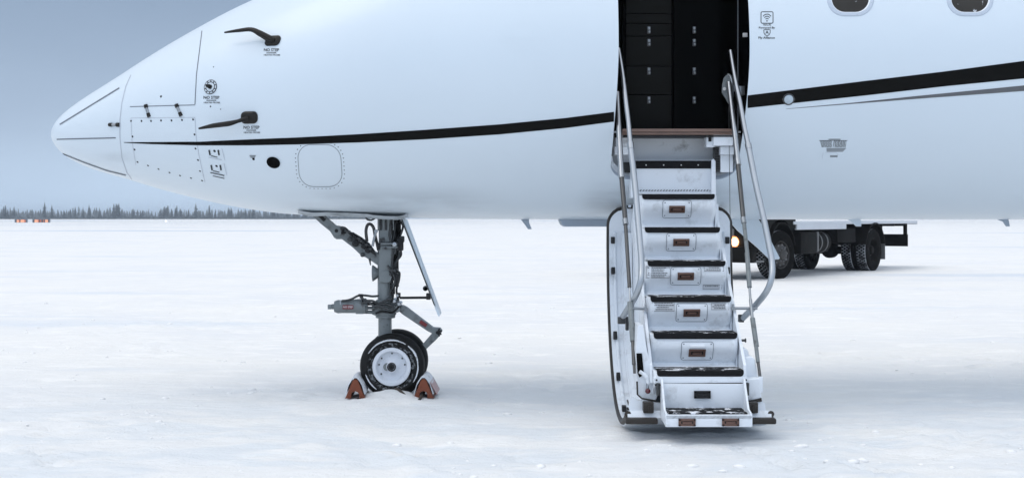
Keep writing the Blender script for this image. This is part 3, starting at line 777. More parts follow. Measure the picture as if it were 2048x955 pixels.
# threshold and sill recess
mb = MB()
SY = 9.46
mb.box(((DX0 + DX1) / 2 - 0.01, SY + 0.12, FZ + 0.010), (DX1 - DX0 - 0.10, 0.22, 0.022), bev=0.003, m=0)
mb.box(((DX0 + DX1) / 2 - 0.01, SY + 0.13, FZ - 0.012), (DX1 - DX0 - 0.10, 0.22, 0.018), bev=0.003, m=0)
mb.box(((DX0 + DX1) / 2 - 0.01, SY + 0.135, FZ - 0.030), (DX1 - DX0 - 0.12, 0.20, 0.010), m=1)
mb.build('door_threshold', [M['wood'], M['geardark']], jet)
mb = MB()
def bx(px0, py0, px1, py1, Y, d, m=0, bev=0.004):
    a, b = P(px0, py0, Y), P(px1, py1, Y)
    mb.box(((a.x + b.x) / 2, Y + d / 2, (a.z + b.z) / 2), (abs(b.x - a.x), d, abs(a.z - b.z)), bev=bev, m=m)
bx(1215, 262, 1482, 354, 9.80, 0.03)                       # recess back wall
bx(1231, 270, 1258, 292, 9.60, 0.08, 0); bx(1229, 293, 1256, 309, 9.62, 0.07, 0); bx(1230, 268, 1234, 275, 9.58, 0.04, 2)
bx(1246, 324, 1262, 345, 9.67, 0.02, 2)
mb.build('sill_recess', [M['offwhite'], M['ringgrey'], M['geardark']], jet)
mb = MB()
bx(1427, 262, 1466, 291, 9.50, 0.16); bx(1413, 265, 1429, 294, 9.54, 0.12); bx(1417, 270, 1423, 283, 9.535, 0.01, 2, 0.001)
bx(1441, 293, 1468, 309, 9.56, 0.1); bx(1441, 310, 1466, 344, 9.62, 0.06)
bx(1427, 294, 1440, 343, 9.64, 0.04, 1)
for k in range(9): bx(1429, 297 + 5 * k, 1438, 299 + 5 * k, 9.63, 0.02, 2, 0.001)
mb.build('sill_control_box', [M['white'], M['gearmid'], M['geardark']], jet)
mb = MB()
pad = [(1453, 150), (1459, 149), (1463, 156), (1465, 170), (1465, 190), (1464, 212), (1461, 213), (1450, 195), (1444, 185), (1445, 168), (1448, 156)]
mb.prism([P(x, y, 9.60) for x, y in pad], (0, 0.02, 0), 1)
mb.tube(spline([P(x, y, 9.595) for x, y in ((1455, 149), (1460, 151), (1463.5, 160), (1465, 175), (1465, 195), (1463, 213))], 4), 0.009, 8, 0)
mb.lathe([(-0.01, 0.012), (0.0, 0.0115), (0.001, 0.0002)], P(1448.5, 178, 9.6), (0, 1, 0), 12, m=2)
mb.build('door_assist_plate', [M['alu'], M['gear'], M['platewhite']], jet); mb = MB()
bx(1461, 170, 1476, 182, 9.62, 0.05, 0); mb.build('door_latch_fitting', [M['alu'], M['gear'], M['platewhite']], jet); mb = MB(); bx(1478, 172, 1490, 190, 9.64, 0.06, 0); mb.build('door_latch_fitting', [M['alu'], M['gear'], M['platewhite']], jet); mb = MB(); bx(1486, 66, 1495, 74, 9.5, 0.02, 2, 0.002)
mb.build('door_latch_fitting', [M['alu'], M['gear'], M['platewhite']], jet)

# ------------------------------------------------------------------ airstair door
CX = 1.165; HWD = 0.447
AC = Vector((0, 8.87, 1.19)); AR = 1.16
a_top = math.atan2(1.46 - 1.19, 10.0 - 8.87); a_bot = math.atan2(0.125 - 1.19, 8.37 - 8.87)
if a_bot > a_top: a_bot -= 2 * math.pi
NA = 50
arcs = [a_top + (a_bot - a_top) * (0.07 * k / 10 if k <= 10 else 0.07 + 0.93 * (k - 10) / (NA - 10)) for k in range(NA + 1)]
def apt(x, a, r): return Vector((x, AC.y + r * math.cos(a), AC.z + r * math.sin(a)))
def half_at(k):  # rounded top corners of the door
    s = (arcs[0] - arcs[k]) * AR; rc = 0.13
    e = 0 if s >= rc else rc - math.sqrt(max(0, rc * rc - (rc - s) ** 2))
    return HWD - e
mb = MB(); rowsI, rowsO = [], []
for k, a in enumerate(arcs):
    h = half_at(k); xx = np.linspace(-h, h, 9)
    rowsI.append([apt(CX + x, a, AR - 0.05) for x in xx]); rowsO.append([apt(CX + x, a, AR) for x in xx])
mb.grid(rowsI, 0); mb.grid(rowsO, 0)
for i0 in (0, 8):
    mb.grid([[r[i0] for r in rowsI], [r[i0] for r in rowsO]], 0)
mb.grid([rowsI[0], rowsO[0]]); mb.grid([rowsI[-1], rowsO[-1]])
stair = mb.build('airstair', M['white'], jet, recalc=False, smooth=40)
# seal round the edge
mb = MB()
edge = [apt(CX - half_at(k) + 0.002, arcs[k], AR - 0.028) for k in range(NA, -1, -1)] + [apt(CX + x, arcs[0], AR - 0.028) for x in np.linspace(-half_at(0), half_at(0), 7)[1:-1]] + [apt(CX + half_at(k) - 0.002, arcs[k], AR - 0.028) for k in range(NA + 1)]
mb.tube(edge, 0.021, 8)
mb.build('door_seal', M['seal'], stair)
mb = MB()
for sg in (-1, 1):
    mb = MB(); mb.box((CX + sg * 0.365, 8.36, 0.128), (0.20, 0.09, 0.035), bev=0.01)
    mb.build('door_foot_seal', M['seal'], stair)
# inner edge frame and roller latches on the left and right margins
mb = MB()
for sg in (-1, 1):
    for xo, rr, hh in ((0.405, 0.012, 0.02), (0.350, 0.008, 0.03)):
        KS = range(10, NA - 1)
        mb.tube([apt(CX + sg * xo, arcs[k], AR - 0.05 - hh * 0.3) for k in KS], rr, 8)
    mb.grid([[apt(CX + sg * 0.345, arcs[k], AR - 0.065) for k in range(10, NA - 3)], [apt(CX + sg * 0.297, arcs[k], AR - 0.105) for k in range(10, NA - 3)], [apt(CX + sg * 0.285, arcs[k], AR - 0.125) for k in range(10, NA - 3)]])
mb.build('door_inner_frame', M['white'], stair, recalc=False, smooth=50)
for sg in (-1, 1):
    for f in (0.10, 0.20, 0.40, 0.58, 0.78):
        k = 10 + int(40 * (f - .07) / .93); mb = MB(); c = apt(CX + sg * 0.422, arcs[k], AR - 0.085)
        mb.box(c, (0.028, 0.04, 0.05), rot=Euler((arcs[k] , 0, 0)), bev=0.005)
        mb.build('latch_roller', M['geardark'], stair)
mb = MB()
for dy in (0, 0.05): mb.lathe([(-0.02, 0.018), (0.02, 0.018)], apt(CX - 0.40, arcs[int(NA * 0.88)] + dy, AR - 0.10), (1, 0, 0), 14)
mb.tube(spline([apt(CX - 0.385, arcs[int(NA * f)], AR - 0.09) for f in (0.75, 0.84, 0.92, 0.97)]), 0.006, 6, 1)
mb.build('latch_linkage', [M['geardark'], M['seal']], stair)

# --- steps
SYs = [9.64, 9.50, 9.28, 9.06, 8.84, 8.62, 8.40]
SZs = [1.765, 1.545, 1.314, 1.091, 0.865, 0.645, 0.432]
BW = 0.283     # half width of the moulded body
def step_body(i, hw, mm=M['white']):
    Yn, zn = SYs[i], SZs[i]
    if i < 6: Yb, zb = SYs[i + 1], SZs[i + 1]
    else: Yb, zb = 8.30, 0.355
    prof = [(Yn + 0.20, zn - 0.002), (Yn + 0.02, zn - 0.002), (Yn - 0.004, zn - 0.006), (Yn - 0.012, zn - 0.018), (Yn - 0.010, zn - 0.034), (Yn - 0.015, zn - 0.055), (Yn - 0.017, zn - 0.085), (Yn - 0.008, zn - 0.113), (Yn + 0.014, zn - 0.145), (Yn + 0.042, zn - 0.182), (Yn + 0.052, zb + 0.024), (Yn + 0.040, zb + 0.006), (Yn - 0.02, zb - 0.001)]
    if i == 6: prof = prof[:6] + [(Yn + 0.0, zn - 0.066), (Yn + 0.02, zn - 0.068)]
    xx = [-hw, -hw + 0.003, -hw + 0.010, -hw + 0.022, -hw + 0.038, -hw + 0.05] ; xx = xx + [-x for x in xx[::-1]]
    xx = sorted(set([round(x, 5) for x in xx] + [round(x, 5) for x in np.linspace(-hw + 0.05, hw - 0.05, 8)]))
    rows = []
    for (y, z) in prof:
        row = []
        for x in xx:
            e = max(0, abs(x) - (hw - 0.05)); off = 0.05 - math.sqrt(max(0, 0.05 ** 2 - e * e)) if e > 0 else 0
            rim = -0.010 * smoothstep(hw - 0.055, hw - 0.03, abs(x)) if (z < zn - 0.03 and i not in (0,)) else 0
            row.append(Vector((CX + x, y + off + rim, z)))
        rows.append(row)
    mb = MB(); mb.grid(rows); return mb.build('step', mm, stair, recalc=False, smooth=50)
def rnd_mat(i, hw, Yf, zt, depth, th, mt, wob=0.0):
    mb = MB(); n = 22; rows = []
    rc = 0.02
    xx = [-hw, -hw + 0.004, -hw + rc * .5, -hw + rc] + list(np.linspace(-hw + 0.04, hw - 0.04, n)) + [hw - rc, hw - rc * .5, hw - 0.004, hw]
    def lowz(x):
        e = max(0, abs(x) - (hw - rc)); return th - (rc - math.sqrt(max(0, rc * rc - e * e)))
    for (y, zz, k) in ((Yf + depth, 0.003, 0), (Yf + 0.02, 0.004, 0), (Yf + 0.004, 0.002, 0), (Yf, -0.006, 0), (Yf, -1, 1)):
        rows.append([Vector((CX + x + 0.004, y, zt + (zz if k == 0 else -lowz(x)))) for x in xx])
    mb.grid(rows[:3], 0); mb.grid(rows[2:], 1)
    return mb.build('step_mat', [mt, M['mat']], stair, recalc=False, smooth=40)
for i in range(7):
    hw = BW - 0.002 * (6 - i) if i else 0.280
    if i == 0:
        mb = MB(); Y = SYs[0]
        mb.grid([[P(x, y, Y + d) for x in (1268, 1300, 1345, 1390, 1423)] for y, d in ((322, 0.10), (321, 0.01), (320, 0.0), (336, -0.002), (340, 0.006), (360, 0.012), (378, 0.008), (386, -0.02), (388, -0.10))])
        st = mb.build('step', M['white'], stair, recalc=False, smooth=35)
        mb = MB(); a, b = P(1270, 321, Y - 0.006), P(1423, 337, Y - 0.006)
        mb.box(((a.x + b.x) / 2, Y + 0.002, (a.z + b.z) / 2), (b.x - a.x, 0.02, a.z - b.z), bev=0.003)
        for px in (1292, 1327, 1362, 1396): mb.lathe([(-0.018, 0.0002), (-0.0175, 0.004), (-0.010, 0.005)], P(px, 330, Y), (0, 1, 0), 10, m=1)
        mb.build('step_mat', [M['mat'], M['platewhite']], stair)
        for xa, xb in ((1423, 1431), (1262, 1268)):
            mb = MB()
            a, b = P(xa, 318, Y), P(xb, 392, Y)
            mb.prism([P(xa, 320, Y - .02), P((xa + xb) / 2, 317, Y - .02), P(xb, 322, Y - .02), P(xb + 1, 395, Y - .08), P(xa, 395, Y - .08)], (0, 0.14, 0))
            mb.build('step_side_post', M['white'], stair)
        mb = MB()
        for k in range(26):
            x = 1274 + k * 5.8; q = P(x, 381.5, Y - 0.012); q2 = P(x + 3.2, 379.5, Y - 0.012)
            mb.tube([q, q2], 0.0035, 5)
        mb.build('perforated_strip', M['gearmid'], stair)
        for px, py in ((1319, 363), (1314, 379), (1341, 379)):
            pass
        continue
    step_body(i, hw)
    mt = M['mat'] if i < 2 else M['matsnow']
    rnd_mat(i, 0.252 + 0.003 * i, SYs[i] - 0.020, SZs[i], 0.21, 0.034, mt)
# --- side skirts closing the body against the door
for sg in (-1, 1):
    poly = [(SYs[1] - 0.0, SZs[1] - 0.01)]
    for i in range(1, 7):
        poly.append((SYs[i] + 0.030, SZs[i] - 0.01)); nz_ = SZs[i + 1] if i < 6 else 0.36
        poly.append((SYs[i] + 0.036, nz_ - 0.01))
    poly.append((8.42, 0.33))
    arcp = [(AC.y + (AR - 0.06) * math.cos(a), AC.z + (AR - 0.06) * math.sin(a)) for a in arcs[2:NA - 3]]
    poly2 = [(9.62, 1.545)] + poly[1:] + arcp[::-1]
    mb = MB(); x = CX + sg * (BW - 0.012)
    mb.prism([(x, y, z) for y, z in poly2], (sg * 0.010, 0, 0))
    mb.build('stair_side_skirt', M['white'], stair, smooth=None)
# straight stringer cover along the steps (flat edge seen beside the risers)
for sg in (-1, 1):
    mb = MB(); pts = []
    x = CX + sg * (BW + 0.012)
    a = (9.60, 1.50); b = (8.44, 0.33)
    poly = [(a[0], a[1] - 0.02), (a[0] - 0.015, a[1] - 0.13), (b[0] + 0.02, b[1] + 0.13), (b[0], b[1] + 0.02), (b[0] + 0.16, b[1] - 0.02), (a[0] + 0.2, a[1] - 0.2)]
    mb.prism([(x - sg * 0.01, y, z) for y, z in poly], (sg * 0.018, 0, 0)); mb.build('stringer', M['white'], stair, smooth=None)
# --- handles in the risers
RPZ = [(-0.40, 0.05), (-0.20, 0.052), (-0.182, 0.042), (-0.145, 0.014), (-0.113, -0.008), (-0.085, -0.017), (-0.055, -0.015), (-0.034, -0.010), (0, -0.012)]
def on_riser(mb, i, Yref):
    "lay parts modelled on the plane Yref onto the curved riser of step i"
    if i is None: return
    for v in mb.v: v.y += SYs[i] + float(np.interp(v.z - SZs[i], [a for a, b in RPZ], [b for a, b in RPZ])) - 0.0035 - Yref
def handle(cx, cy, Y, w, h, open_slot=False, mm=None, step=None):
    mb = MB(); a = P(cx, cy, Y); s = Y / FPX; w *= s; h *= s
    t = 0.14 * w
    for (dx, dz, sx, sz) in ((0, h / 2 - t / 2, w, t), (0, -h / 2 + t / 2, w, t), (-w / 2 + t / 2, 0, t, h), (w / 2 - t / 2, 0, t, h)):
        mb.box(a + Vector((dx, -0.004, dz)), (sx, 0.016, sz), bev=0.002, m=0)
    mb.box(a + Vector((0, 0.002, 0)), (w * 0.9, 0.012, h * 0.9), m=1)
    mb.box(a + Vector((0, -0.010, -h * 0.04)), (w * 0.56, 0.012, h * 0.30), bev=0.004, m=0)
    on_riser(mb, step, Y)
    return mb.build('recessed_handle', [mm or M['copper'], M['copperdk']], stair)
def rr3(cx, cy, Y, hw, hh, r, wd, mb, m=0):
    o = rr_outline(cx, cy, hw, hh, r, n=4); pts = [P(x, y, Y) for x, y in o]; pts.append(pts[0]); mb.tube(pts, wd, 5, m, cap=False)
PL = [(1353.5, 418, 9.50), (1362, 484, 9.28), (1371, 551.5, 9.06), (1383, 624.5, 8.84), (1394, 701, 8.62)]
for k, (cx, cy, Y) in enumerate(PL):
    Yp = Y + 0.004
    hw = 28.5 + k * 0.8; hh = 17.5 + k * 0.35
    mb = MB()
    a = P(cx, cy, Yp); s = Yp / FPX
    o = rr_outline(cx, cy, hw, hh, 5, n=4); pts = [P(x, y, Yp) for x, y in o]
    rws = []
    for t_ in np.linspace(-1, 1, 13):
        e = max(0, abs(t_) * hh - (hh - 5)); xw = hw - (5 - math.sqrt(max(0, 25 - e * e)))
        rws.append([P(cx + u_ * xw, cy + t_ * hh, Yp) for u_ in (-1, -.5, 0, .5, 1)])
    mb.grid(rws, 0)
    oo_ = rr_outline(cx, cy, hw, hh, 5, n=4); o2 = []
    for a_, b_ in zip(oo_, oo_[1:] + [oo_[0]]):
        for q in range(5): o2.append(P(a_[0] + (b_[0] - a_[0]) * q / 5, a_[1] + (b_[1] - a_[1]) * q / 5, Yp - 0.001))
    mb.tube(o2 + [o2[0]], 0.0016, 5, 1, cap=False)
    for sx in (-1, 1):
        for sz in (-1, 1): mb.lathe([(-0.003, 0.0002), (-0.0028, 0.004), (0.002, 0.0045)], P(cx + sx * (hw - 4.5), cy + sz * (hh - 4.5), Yp), (0, 1, 0), 8, m=1)
    if k == 4:
        mb.box(P(cx, cy - 9.5, Yp - 0.002), (0.095, 0.008, 0.018), bev=0.0035, m=2)
    on_riser(mb, k + 1, Yp)
    mb.build('handle_plate', [M['white'], M['seam'], M['offwhite']], stair)
    handle(cx, cy + (4 if k == 4 else 0.5), Yp - 0.006, 31.5 + k * 0.5, 14.5 + k * 0.4, step=k + 1)
# --- placards on the risers (upside-down small print, illegible at any distance in the photo)
def placard(cx, cy, w, h, Y, rows, seed, parent=stair, step=None):
    rn = random.Random(seed); mb = MB(); a = P(cx, cy, Y); s = Y / FPX
    mb.box(a, (w * s, 0.002, h * s), m=0); b = Y - 0.0015
    o = [P(cx + sx * w / 2, cy + sy * h / 2, b) for sx, sy in ((-1, -1), (1, -1), (1, 1), (-1, 1))]; mb.tube(o + [o[0]], 0.0013, 4, 1, cap=False)
    for r_ in range(rows):
        y = cy - h / 2 + h * (r_ + 0.8) / (rows + 0.6); x = cx - w / 2 + 2 + rn.uniform(0, w * 0.2); xe = cx + w / 2 - 2 - rn.uniform(0, w * 0.2)
        while x < xe - 1:
            l = rn.uniform(1.5, 5); q = P(x + l / 2, y, b); mb.box(q, (l * s, 0.001, 1.35 * s), m=1); x += l + 1
    on_riser(mb, step, Y - 0.001)
    mb.build('placard', [M['placard'], M['ink']], parent, smooth=None)
placard(1315, 543.5, 47, 23, 9.060, 6, 1, step=3); placard(1427, 536.5, 39, 10, 9.065, 2, 2, step=3); placard(1426, 574, 38, 9, 9.068, 2, 3, step=3)
placard(1326, 611.5, 44, 19, 8.842, 4, 4, step=4); placard(1439, 612, 35, 12, 8.842, 3, 5, step=4)
# --- folding bottom step
mb = MB()
FY = 8.10
a, b = P(1326, 767, 8.35), P(1490, 815, 8.35)
mb.box(((a.x + b.x) / 2, 8.36, (a.z + b.z) / 2 - 0.01), (b.x - a.x, 0.02, a.z - b.z + 0.02), bev=0.004)
zt = P(0, 829, FY).z; zb = P(0, 853, FY).z; xa, xb = P(1331, 0, FY).x, P(1505, 0, FY).x
mb.box(((xa + xb) / 2, (FY + 8.36) / 2, zt - 0.012), (xb - xa - 0.012, 8.36 - FY, 0.022))
mb.box(((xa + xb) / 2, FY + 0.012, (zt + zb) / 2), (xb - xa, 0.024, zt - zb), bev=0.004)
for sg, x in ((-1, xa), (1, xb - 0.012)):
    mb.prism([(x, FY + 0.01, zb + 0.004), (x, FY + 0.01, zt + 0.006), (x, FY + 0.10, zt + 0.02), (x, 8.24, zt + 0.06), (x, 8.31, zt + 0.14), (x, 8.34, 0.385), (x, 8.38, 0.385), (x, 8.38, zb + 0.02)], (0.012, 0, 0))
fs = mb.build('folding_step', M['white'], stair)
mb = MB()
mb.box(((xa + xb) / 2, FY + 0.145, zt + 0.004), (xb - xa - 0.045, 0.22, 0.008), bev=0.003)
mb.build('step_mat', M['matsnow'], stair)
handle(1404.5, 788, 8.342, 33, 15, mm=M['geardark'])
handle(1374, 843.5, FY - 0.004, 34, 15); handle(1461, 843.5, FY - 0.004, 34, 15)
# platform beam just under the last tread
mb = MB()
a, b = P(1308, 741, 8.38), P(1496, 758, 8.38)
mb.prism([P(1308, 755, 8.38), P(1313, 752.5, 8.38), P(1492, 752.5, 8.38), P(1497, 755, 8.38), P(1497, 764, 8.38), P(1308, 766, 8.38)], (0, 0.10, 0))
for px in (1313, 1492): mb.lathe([(-0.005, 0.0002), (-0.004, 0.006), (0.002, 0.006)], P(px, 759, 8.378), (0, 1, 0), 10, m=1)
mb.tube([P(1310, 769, 8.38), P(1496, 766, 8.38)], 0.006, 6, 2)
for px in (1316, 1495): mb.tube([P(px, 765, 8.37), P(px, 790, 8.36)], 0.011, 8, 1)
mb.build('lower_platform_beam', [M['white'], M['gearmid'], M['geardark']], stair)
# --- left mechanism housing with slot, lever, red knob
mb = MB()
mb.prism([P(x, y, 8.47) for x, y in ((1276, 650), (1286, 650), (1294, 700), (1305, 742), (1313, 752), (1315, 790), (1311, 799), (1290, 797), (1277, 789), (1275, 760), (1272, 700))], (0, 0.30, 0))
mb.prism([P(x, y, 8.462) for x, y in ((1273, 706), (1284, 706), (1288, 748), (1279, 754), (1275, 745))], (0, 0.03, 0), 1)
hs = mb.build('mechanism_housing', [M['white'], M['hole']], stair, smooth=25)
mb = MB()
mb.tube(spline([P(x, y, 8.44) for x, y in ((1279, 742), (1288, 748), (1294, 756), (1296, 772))]), [0.012] * 6 + [0.013] * 6 + [0.010] * 7, 10, 0)
mb.tube([P(1295, 766, 8.44), P(1295.5, 776, 8.43)], 0.009, 10, 1)
lv = mb.build('release_lever', [M['white'], M['steel']], stair)
mb = MB(); mb.lathe([(-0.02, 0.0003), (-0.019, 0.008), (-0.014, 0.015), (-0.004, 0.0175), (0.006, 0.0165), (0.012, 0.01), (0.013, 0.0003)], P(1295.5, 781, 8.43), (0, 1, 0), 20)
mb.build('lever_knob', M['knob'], lv)
mb = MB()
mb.tube([P(x, y, 8.45) for x, y in ((1274, 762), (1275, 788), (1284, 796), (1312, 801))], 0.006, 6)
mb.build('housing_gasket', M['seal'], stair)
for (x0_, x1_, nm) in ((1287, 1308, 0), (1496, 1517, 1)):
    mb = MB(); a, b = P(x0_, 804, 8.36), P(x1_, 826, 8.36)
    mb.box(((a.x + b.x) / 2, 8.40, (a.z + b.z) / 2), (b.x - a.x, 0.07, a.z - b.z), bev=0.008)
    mb.box(((a.x + b.x) / 2 + 0.004, 8.358, (a.z + b.z) / 2 - 0.006), (0.014, 0.012, 0.04), bev=0.003)
    mb.build('rubber_bumper', M['seal'], stair)
mb = MB()
mb.prism([P(x, y, 8.45) for x, y in ((1262, 792), (1276, 800), (1312, 804), (1326, 806), (1326, 826), (1262, 826), (1258, 815))], (0, 0.06, 0)); mb.build('lower_frame', M['white'], stair, smooth=25); mb = MB()
mb.prism([P(x, y, 8.45) for x, y in ((1494, 806), (1524, 800), (1530, 806), (1532, 826), (1494, 826))], (0, 0.06, 0))
mb.build('lower_frame', M['white'], stair, smooth=25)
# right fairings
mb = MB()
for (pts, Y, d) in (([(1480, 697), (1492, 696), (1497, 701), (1505, 760), (1480, 760)], 8.62, 0.12),
                    ([(1490, 714), (1504, 712), (1510, 717), (1518, 762), (1490, 765)], 8.55, 0.12),
                    ([(1497, 757), (1519, 755), (1522, 760), (1523, 795), (1514, 799), (1496, 801), (1494, 790)], 8.45, 0.14)):
    mb.prism([P(x, y, Y) for x, y in pts], (0, d, 0))
rf = mb.build('side_fairing', M['white'], stair, smooth=25)
bv = rf.modifiers.new('bevel', 'BEVEL'); bv.width = 0.008; bv.segments = 3; bv.limit_method = 'ANGLE'
mb = MB(); mb.prism([P(x, y, 8.44) for x, y in ((1493, 802), (1523, 795), (1524, 802), (1493, 806))], (0, 0.06, 0)); mb.build('housing_gasket', M['seal'], stair)
# --- handrails
def ry(py): return float(np.interp(py, [95, 565], [9.50, 8.74]))
def rail(path, tail, split):
    pts = [P(x, y, ry(y)) for x, y in path]
    for (x, y, Y) in tail: pts.append(P(x, y, Y))
    sp = spline(pts, 5); k = split * 5
    mb = MB(); mb.tube(sp[:k + 1], [0.012 + 0.005 * min(1, i / 8) for i in range(k + 1)], 14, 0)
    mb.tube([sp[k - 1], sp[k]], 0.023, 14, 0)
    nb = len(sp) - k; mb.tube(sp[k:], 0.0205, 14, 1)
    return mb.build('handrail', [M['alu'], M['alurail']], stair, smooth=50)
M['alurail'] = mat('brushed_rail_tube', (0.40, 0.43, 0.46), 0.34, metal=0.7, var=(5, 0.08))
hl = rail([(1237, 97), (1244, 140), (1251, 195), (1257, 245), (1262, 298), (1270, 370), (1276, 440), (1281, 500), (1283, 535), (1281, 562)], [(1272, 590, 8.76), (1258, 613, 8.84), (1245, 634, 8.92)], 4)
hr = rail([(1461, 101), (1470, 155), (1480, 205), (1489, 255), (1498, 298), (1511, 365), (1527, 435), (1538, 490), (1544, 525), (1543, 555)], [(1533, 582, 8.76), (1511, 610, 8.84), (1485, 636, 8.92)], 4)
def brace(par, p0, p1, Y0, Y1, knob):
    mb = MB(); a, b = P(*p0, Y0), P(*p1, Y1); mb.tube([a, b], 0.009, 8); mb.lathe([(-0.012, 0.014), (0.012, 0.014)], b, (0, 1, 0), 10); mb.box(b + Vector((0, 0, 0.014)), (0.012, 0.012, 0.03), m=0)
    mb.build('rail_bracket', M['steel'], stair)
brace(hl, (1262, 616), (1291, 617), 8.80, 8.83, 1); brace(hr, (1515, 616), (1466, 616), 8.80, 8.83, 1)
mb = MB(); mb.box(P(1243, 640, 8.93), (0.05, 0.06, 0.045), bev=0.006); mb.box(P(1254, 646, 8.97), (0.02, 0.06, 0.09), bev=0.004)
mb.build('rail_hinge', M['gearmid'], stair)
mb = MB(); mb.box(P(1482, 636, 8.93), (0.035, 0.05, 0.05), bev=0.006); mb.build('rail_hinge', M['gearmid'], stair); mb = MB(); mb.tube([P(1483, 680, 8.66), P(1492, 680, 8.66)], 0.008, 8); mb.tube([P(1490, 680, 8.66), P(1492, 680, 8.66)], 0.014, 10)
mb.build('stop_pin', M['gearmid'], stair)
def sy(py): return float(np.interp(py, [180, 750], [9.56, 8.50]))
def telescope(segs):
    mb = MB()
    for (x0_, y0_, x1_, y1_, r_, m) in segs:
        mb.tube([P(x0_, y0_, sy(y0_)), P(x1_, y1_, sy(y1_))], r_, 12, m)
    mb.build('support_strut', [M['alu'], M['darksteel'], M['steel'], M['gear']], stair)
telescope([(1234, 185, 1243, 352, 0.019, 0), (1242, 340, 1243.5, 356, 0.0215, 0), (1243, 352, 1251, 443, 0.017, 1), (1250, 438, 1251.6, 449, 0.0195, 2), (1251, 446, 1259, 574, 0.013, 1),
           (1259, 574, 1260.5, 606, 0.006, 0), (1260, 604, 1266, 682, 0.0185, 3), (1266, 682, 1268, 728, 0.013, 1), (1268, 728, 1269, 745, 0.009, 1)])
telescope([(1458, 165, 1476, 325, 0.018, 0), (1475, 318, 1477, 330, 0.0205, 0), (1476, 327, 1487, 440, 0.0165, 1), (1486, 435, 1488, 446, 0.0185, 2), (1488, 444, 1496, 520, 0.0135, 3), (1494, 505, 1499, 574, 0.0155, 3), (1499, 574, 1501, 600, 0.008, 2),
           (1501, 598, 1505, 640, 0.0105, 2), (1505, 636, 1513, 692, 0.0165, 3), (1512, 690, 1516, 724, 0.013, 3), (1516, 722, 1520, 752, 0.010, 1)])
mb = MB(); mb.tube([P(1457.5, 213, 9.58), P(1459, 330, 9.5), P(1461, 500, 9.3)], 0.0022, 5); mb.build('stay_cable', M['gearmid'], stair)
mb = MB(); mb.box(P(1521, 768, 8.47), (0.028, 0.03, 0.10), bev=0.008); mb.build('strut_foot', M['white'], stair)
mb = MB(); mb.prism([P(x, y, 9.2) for x, y in ((1247, 404), (1252, 402), (1256, 425), (1252, 432), (1246, 428))], (0, 0.02, 0)); mb.lathe([(-0.02, 0.01), (0.01, 0.01)], P(1259, 412, 9.2), (0, 1, 0), 10); mb.build('hinge_lug', M['ringgrey'], stair)

# ------------------------------------------------------------------ nose gear
GYc = YC
def G(px, py, d=0.0): return P(px, py, GYc + d)
mb = MB()
# dark bay recess plate + upper carry-through
mb.lathe([(0, 0.061), (0.50, 0.061)], G(771, 630), (0, 0, 1), 28)                    # outer cylinder
mb.box(G(772, 500, -0.02), (0.105, 0.12, 0.50), bev=0.018)
for py, rr in ((602, 0.070), (611, 0.078), (618, 0.066), (626, 0.08), (632, 0.072)):
    mb.lathe([(-0.012, rr), (-0.008, rr + 0.004), (0.008, rr + 0.004), (0.012, rr)], G(771, py), (0, 0, 1), 28)
mb.lathe([(0, 0.052), (0.30, 0.052)], G(770, 708), (0, 0, 1), 28, m=0)                      # piston
for k in range(7): mb.box(G(757 + 5 * k, 447, -0.085), (0.010, 0.012, 0.10), m=0 if k % 2 == 0 else 1, bev=0.002)
mb.box(G(773, 445, 0.0), (0.125, 0.14, 0.12), m=1)
leg = mb.build('nose_gear_leg', [M['gear'], M['geardark']], jet, smooth=30)
mb = MB()   # rear carry tubes and shadowy bracketry behind the leg
mb.tube([G(788, 436, 0.05), G(789, 560, 0.05)], 0.034, 12, 1); mb.tube([G(797, 436, 0.02), G(798, 470, 0.02), G(792, 520, 0.02)], 0.018, 10, 1)
mb.box(G(787, 470, 0.03), (0.05, 0.12, 0.28), m=1, bev=0.008); mb.box(G(787, 545, -0.05), (0.06, 0.08, 0.07), bev=0.01, m=1)
mb.box(G(779, 487, -0.1), (0.13, 0.02, 0.012), m=0); mb.box(G(779, 494, -0.1), (0.13, 0.02, 0.012), m=0)
mb.box(G(800, 488, -0.04), (0.05, 0.09, 0.10), m=1, bev=0.01); mb.box(G(804, 478, -0.04), (0.035, 0.07, 0.05), m=2, bev=0.01)
mb.lathe([(-0.05, 0.0003), (-0.048, 0.016), (-0.03, 0.021), (0.02, 0.021)], G(790, 488, -0.09), (0, 1, 0), 18, m=3)
mb.tube([G(790, 494, -0.08), G(790, 508, -0.08)], 0.014, 10, 2)
for (x, y) in ((766, 478), (771, 496), (785, 540), (789, 541), (781, 548)): mb.lathe([(-0.02, 0.008), (-0.004, 0.012), (0.02, 0.012)], G(x, y, -0.1), (0, 1, 0), 8, m=2)
for (x, y, sx, sz) in ((762, 480, .02, .03), (757, 492, .025, .05), (781, 460, .02, .08), (793, 560, .035, .10), (786, 580, .03, .06), (797, 590, .03, .04)):
    mb.box(G(x, y, -0.07), (sx, 0.05, sz), m=random.choice((1, 2)), bev=0.005)
mb.lathe([(-0.02, 0.045), (0.04, 0.045)], G(772, 553, -0.07), (0, 1, 0), 24, m=0)
mb.build('valve_block', [M['gear'], M['geardark'], M['gearmid'], M['alu']], leg, smooth=30)
rn = random.Random(5)
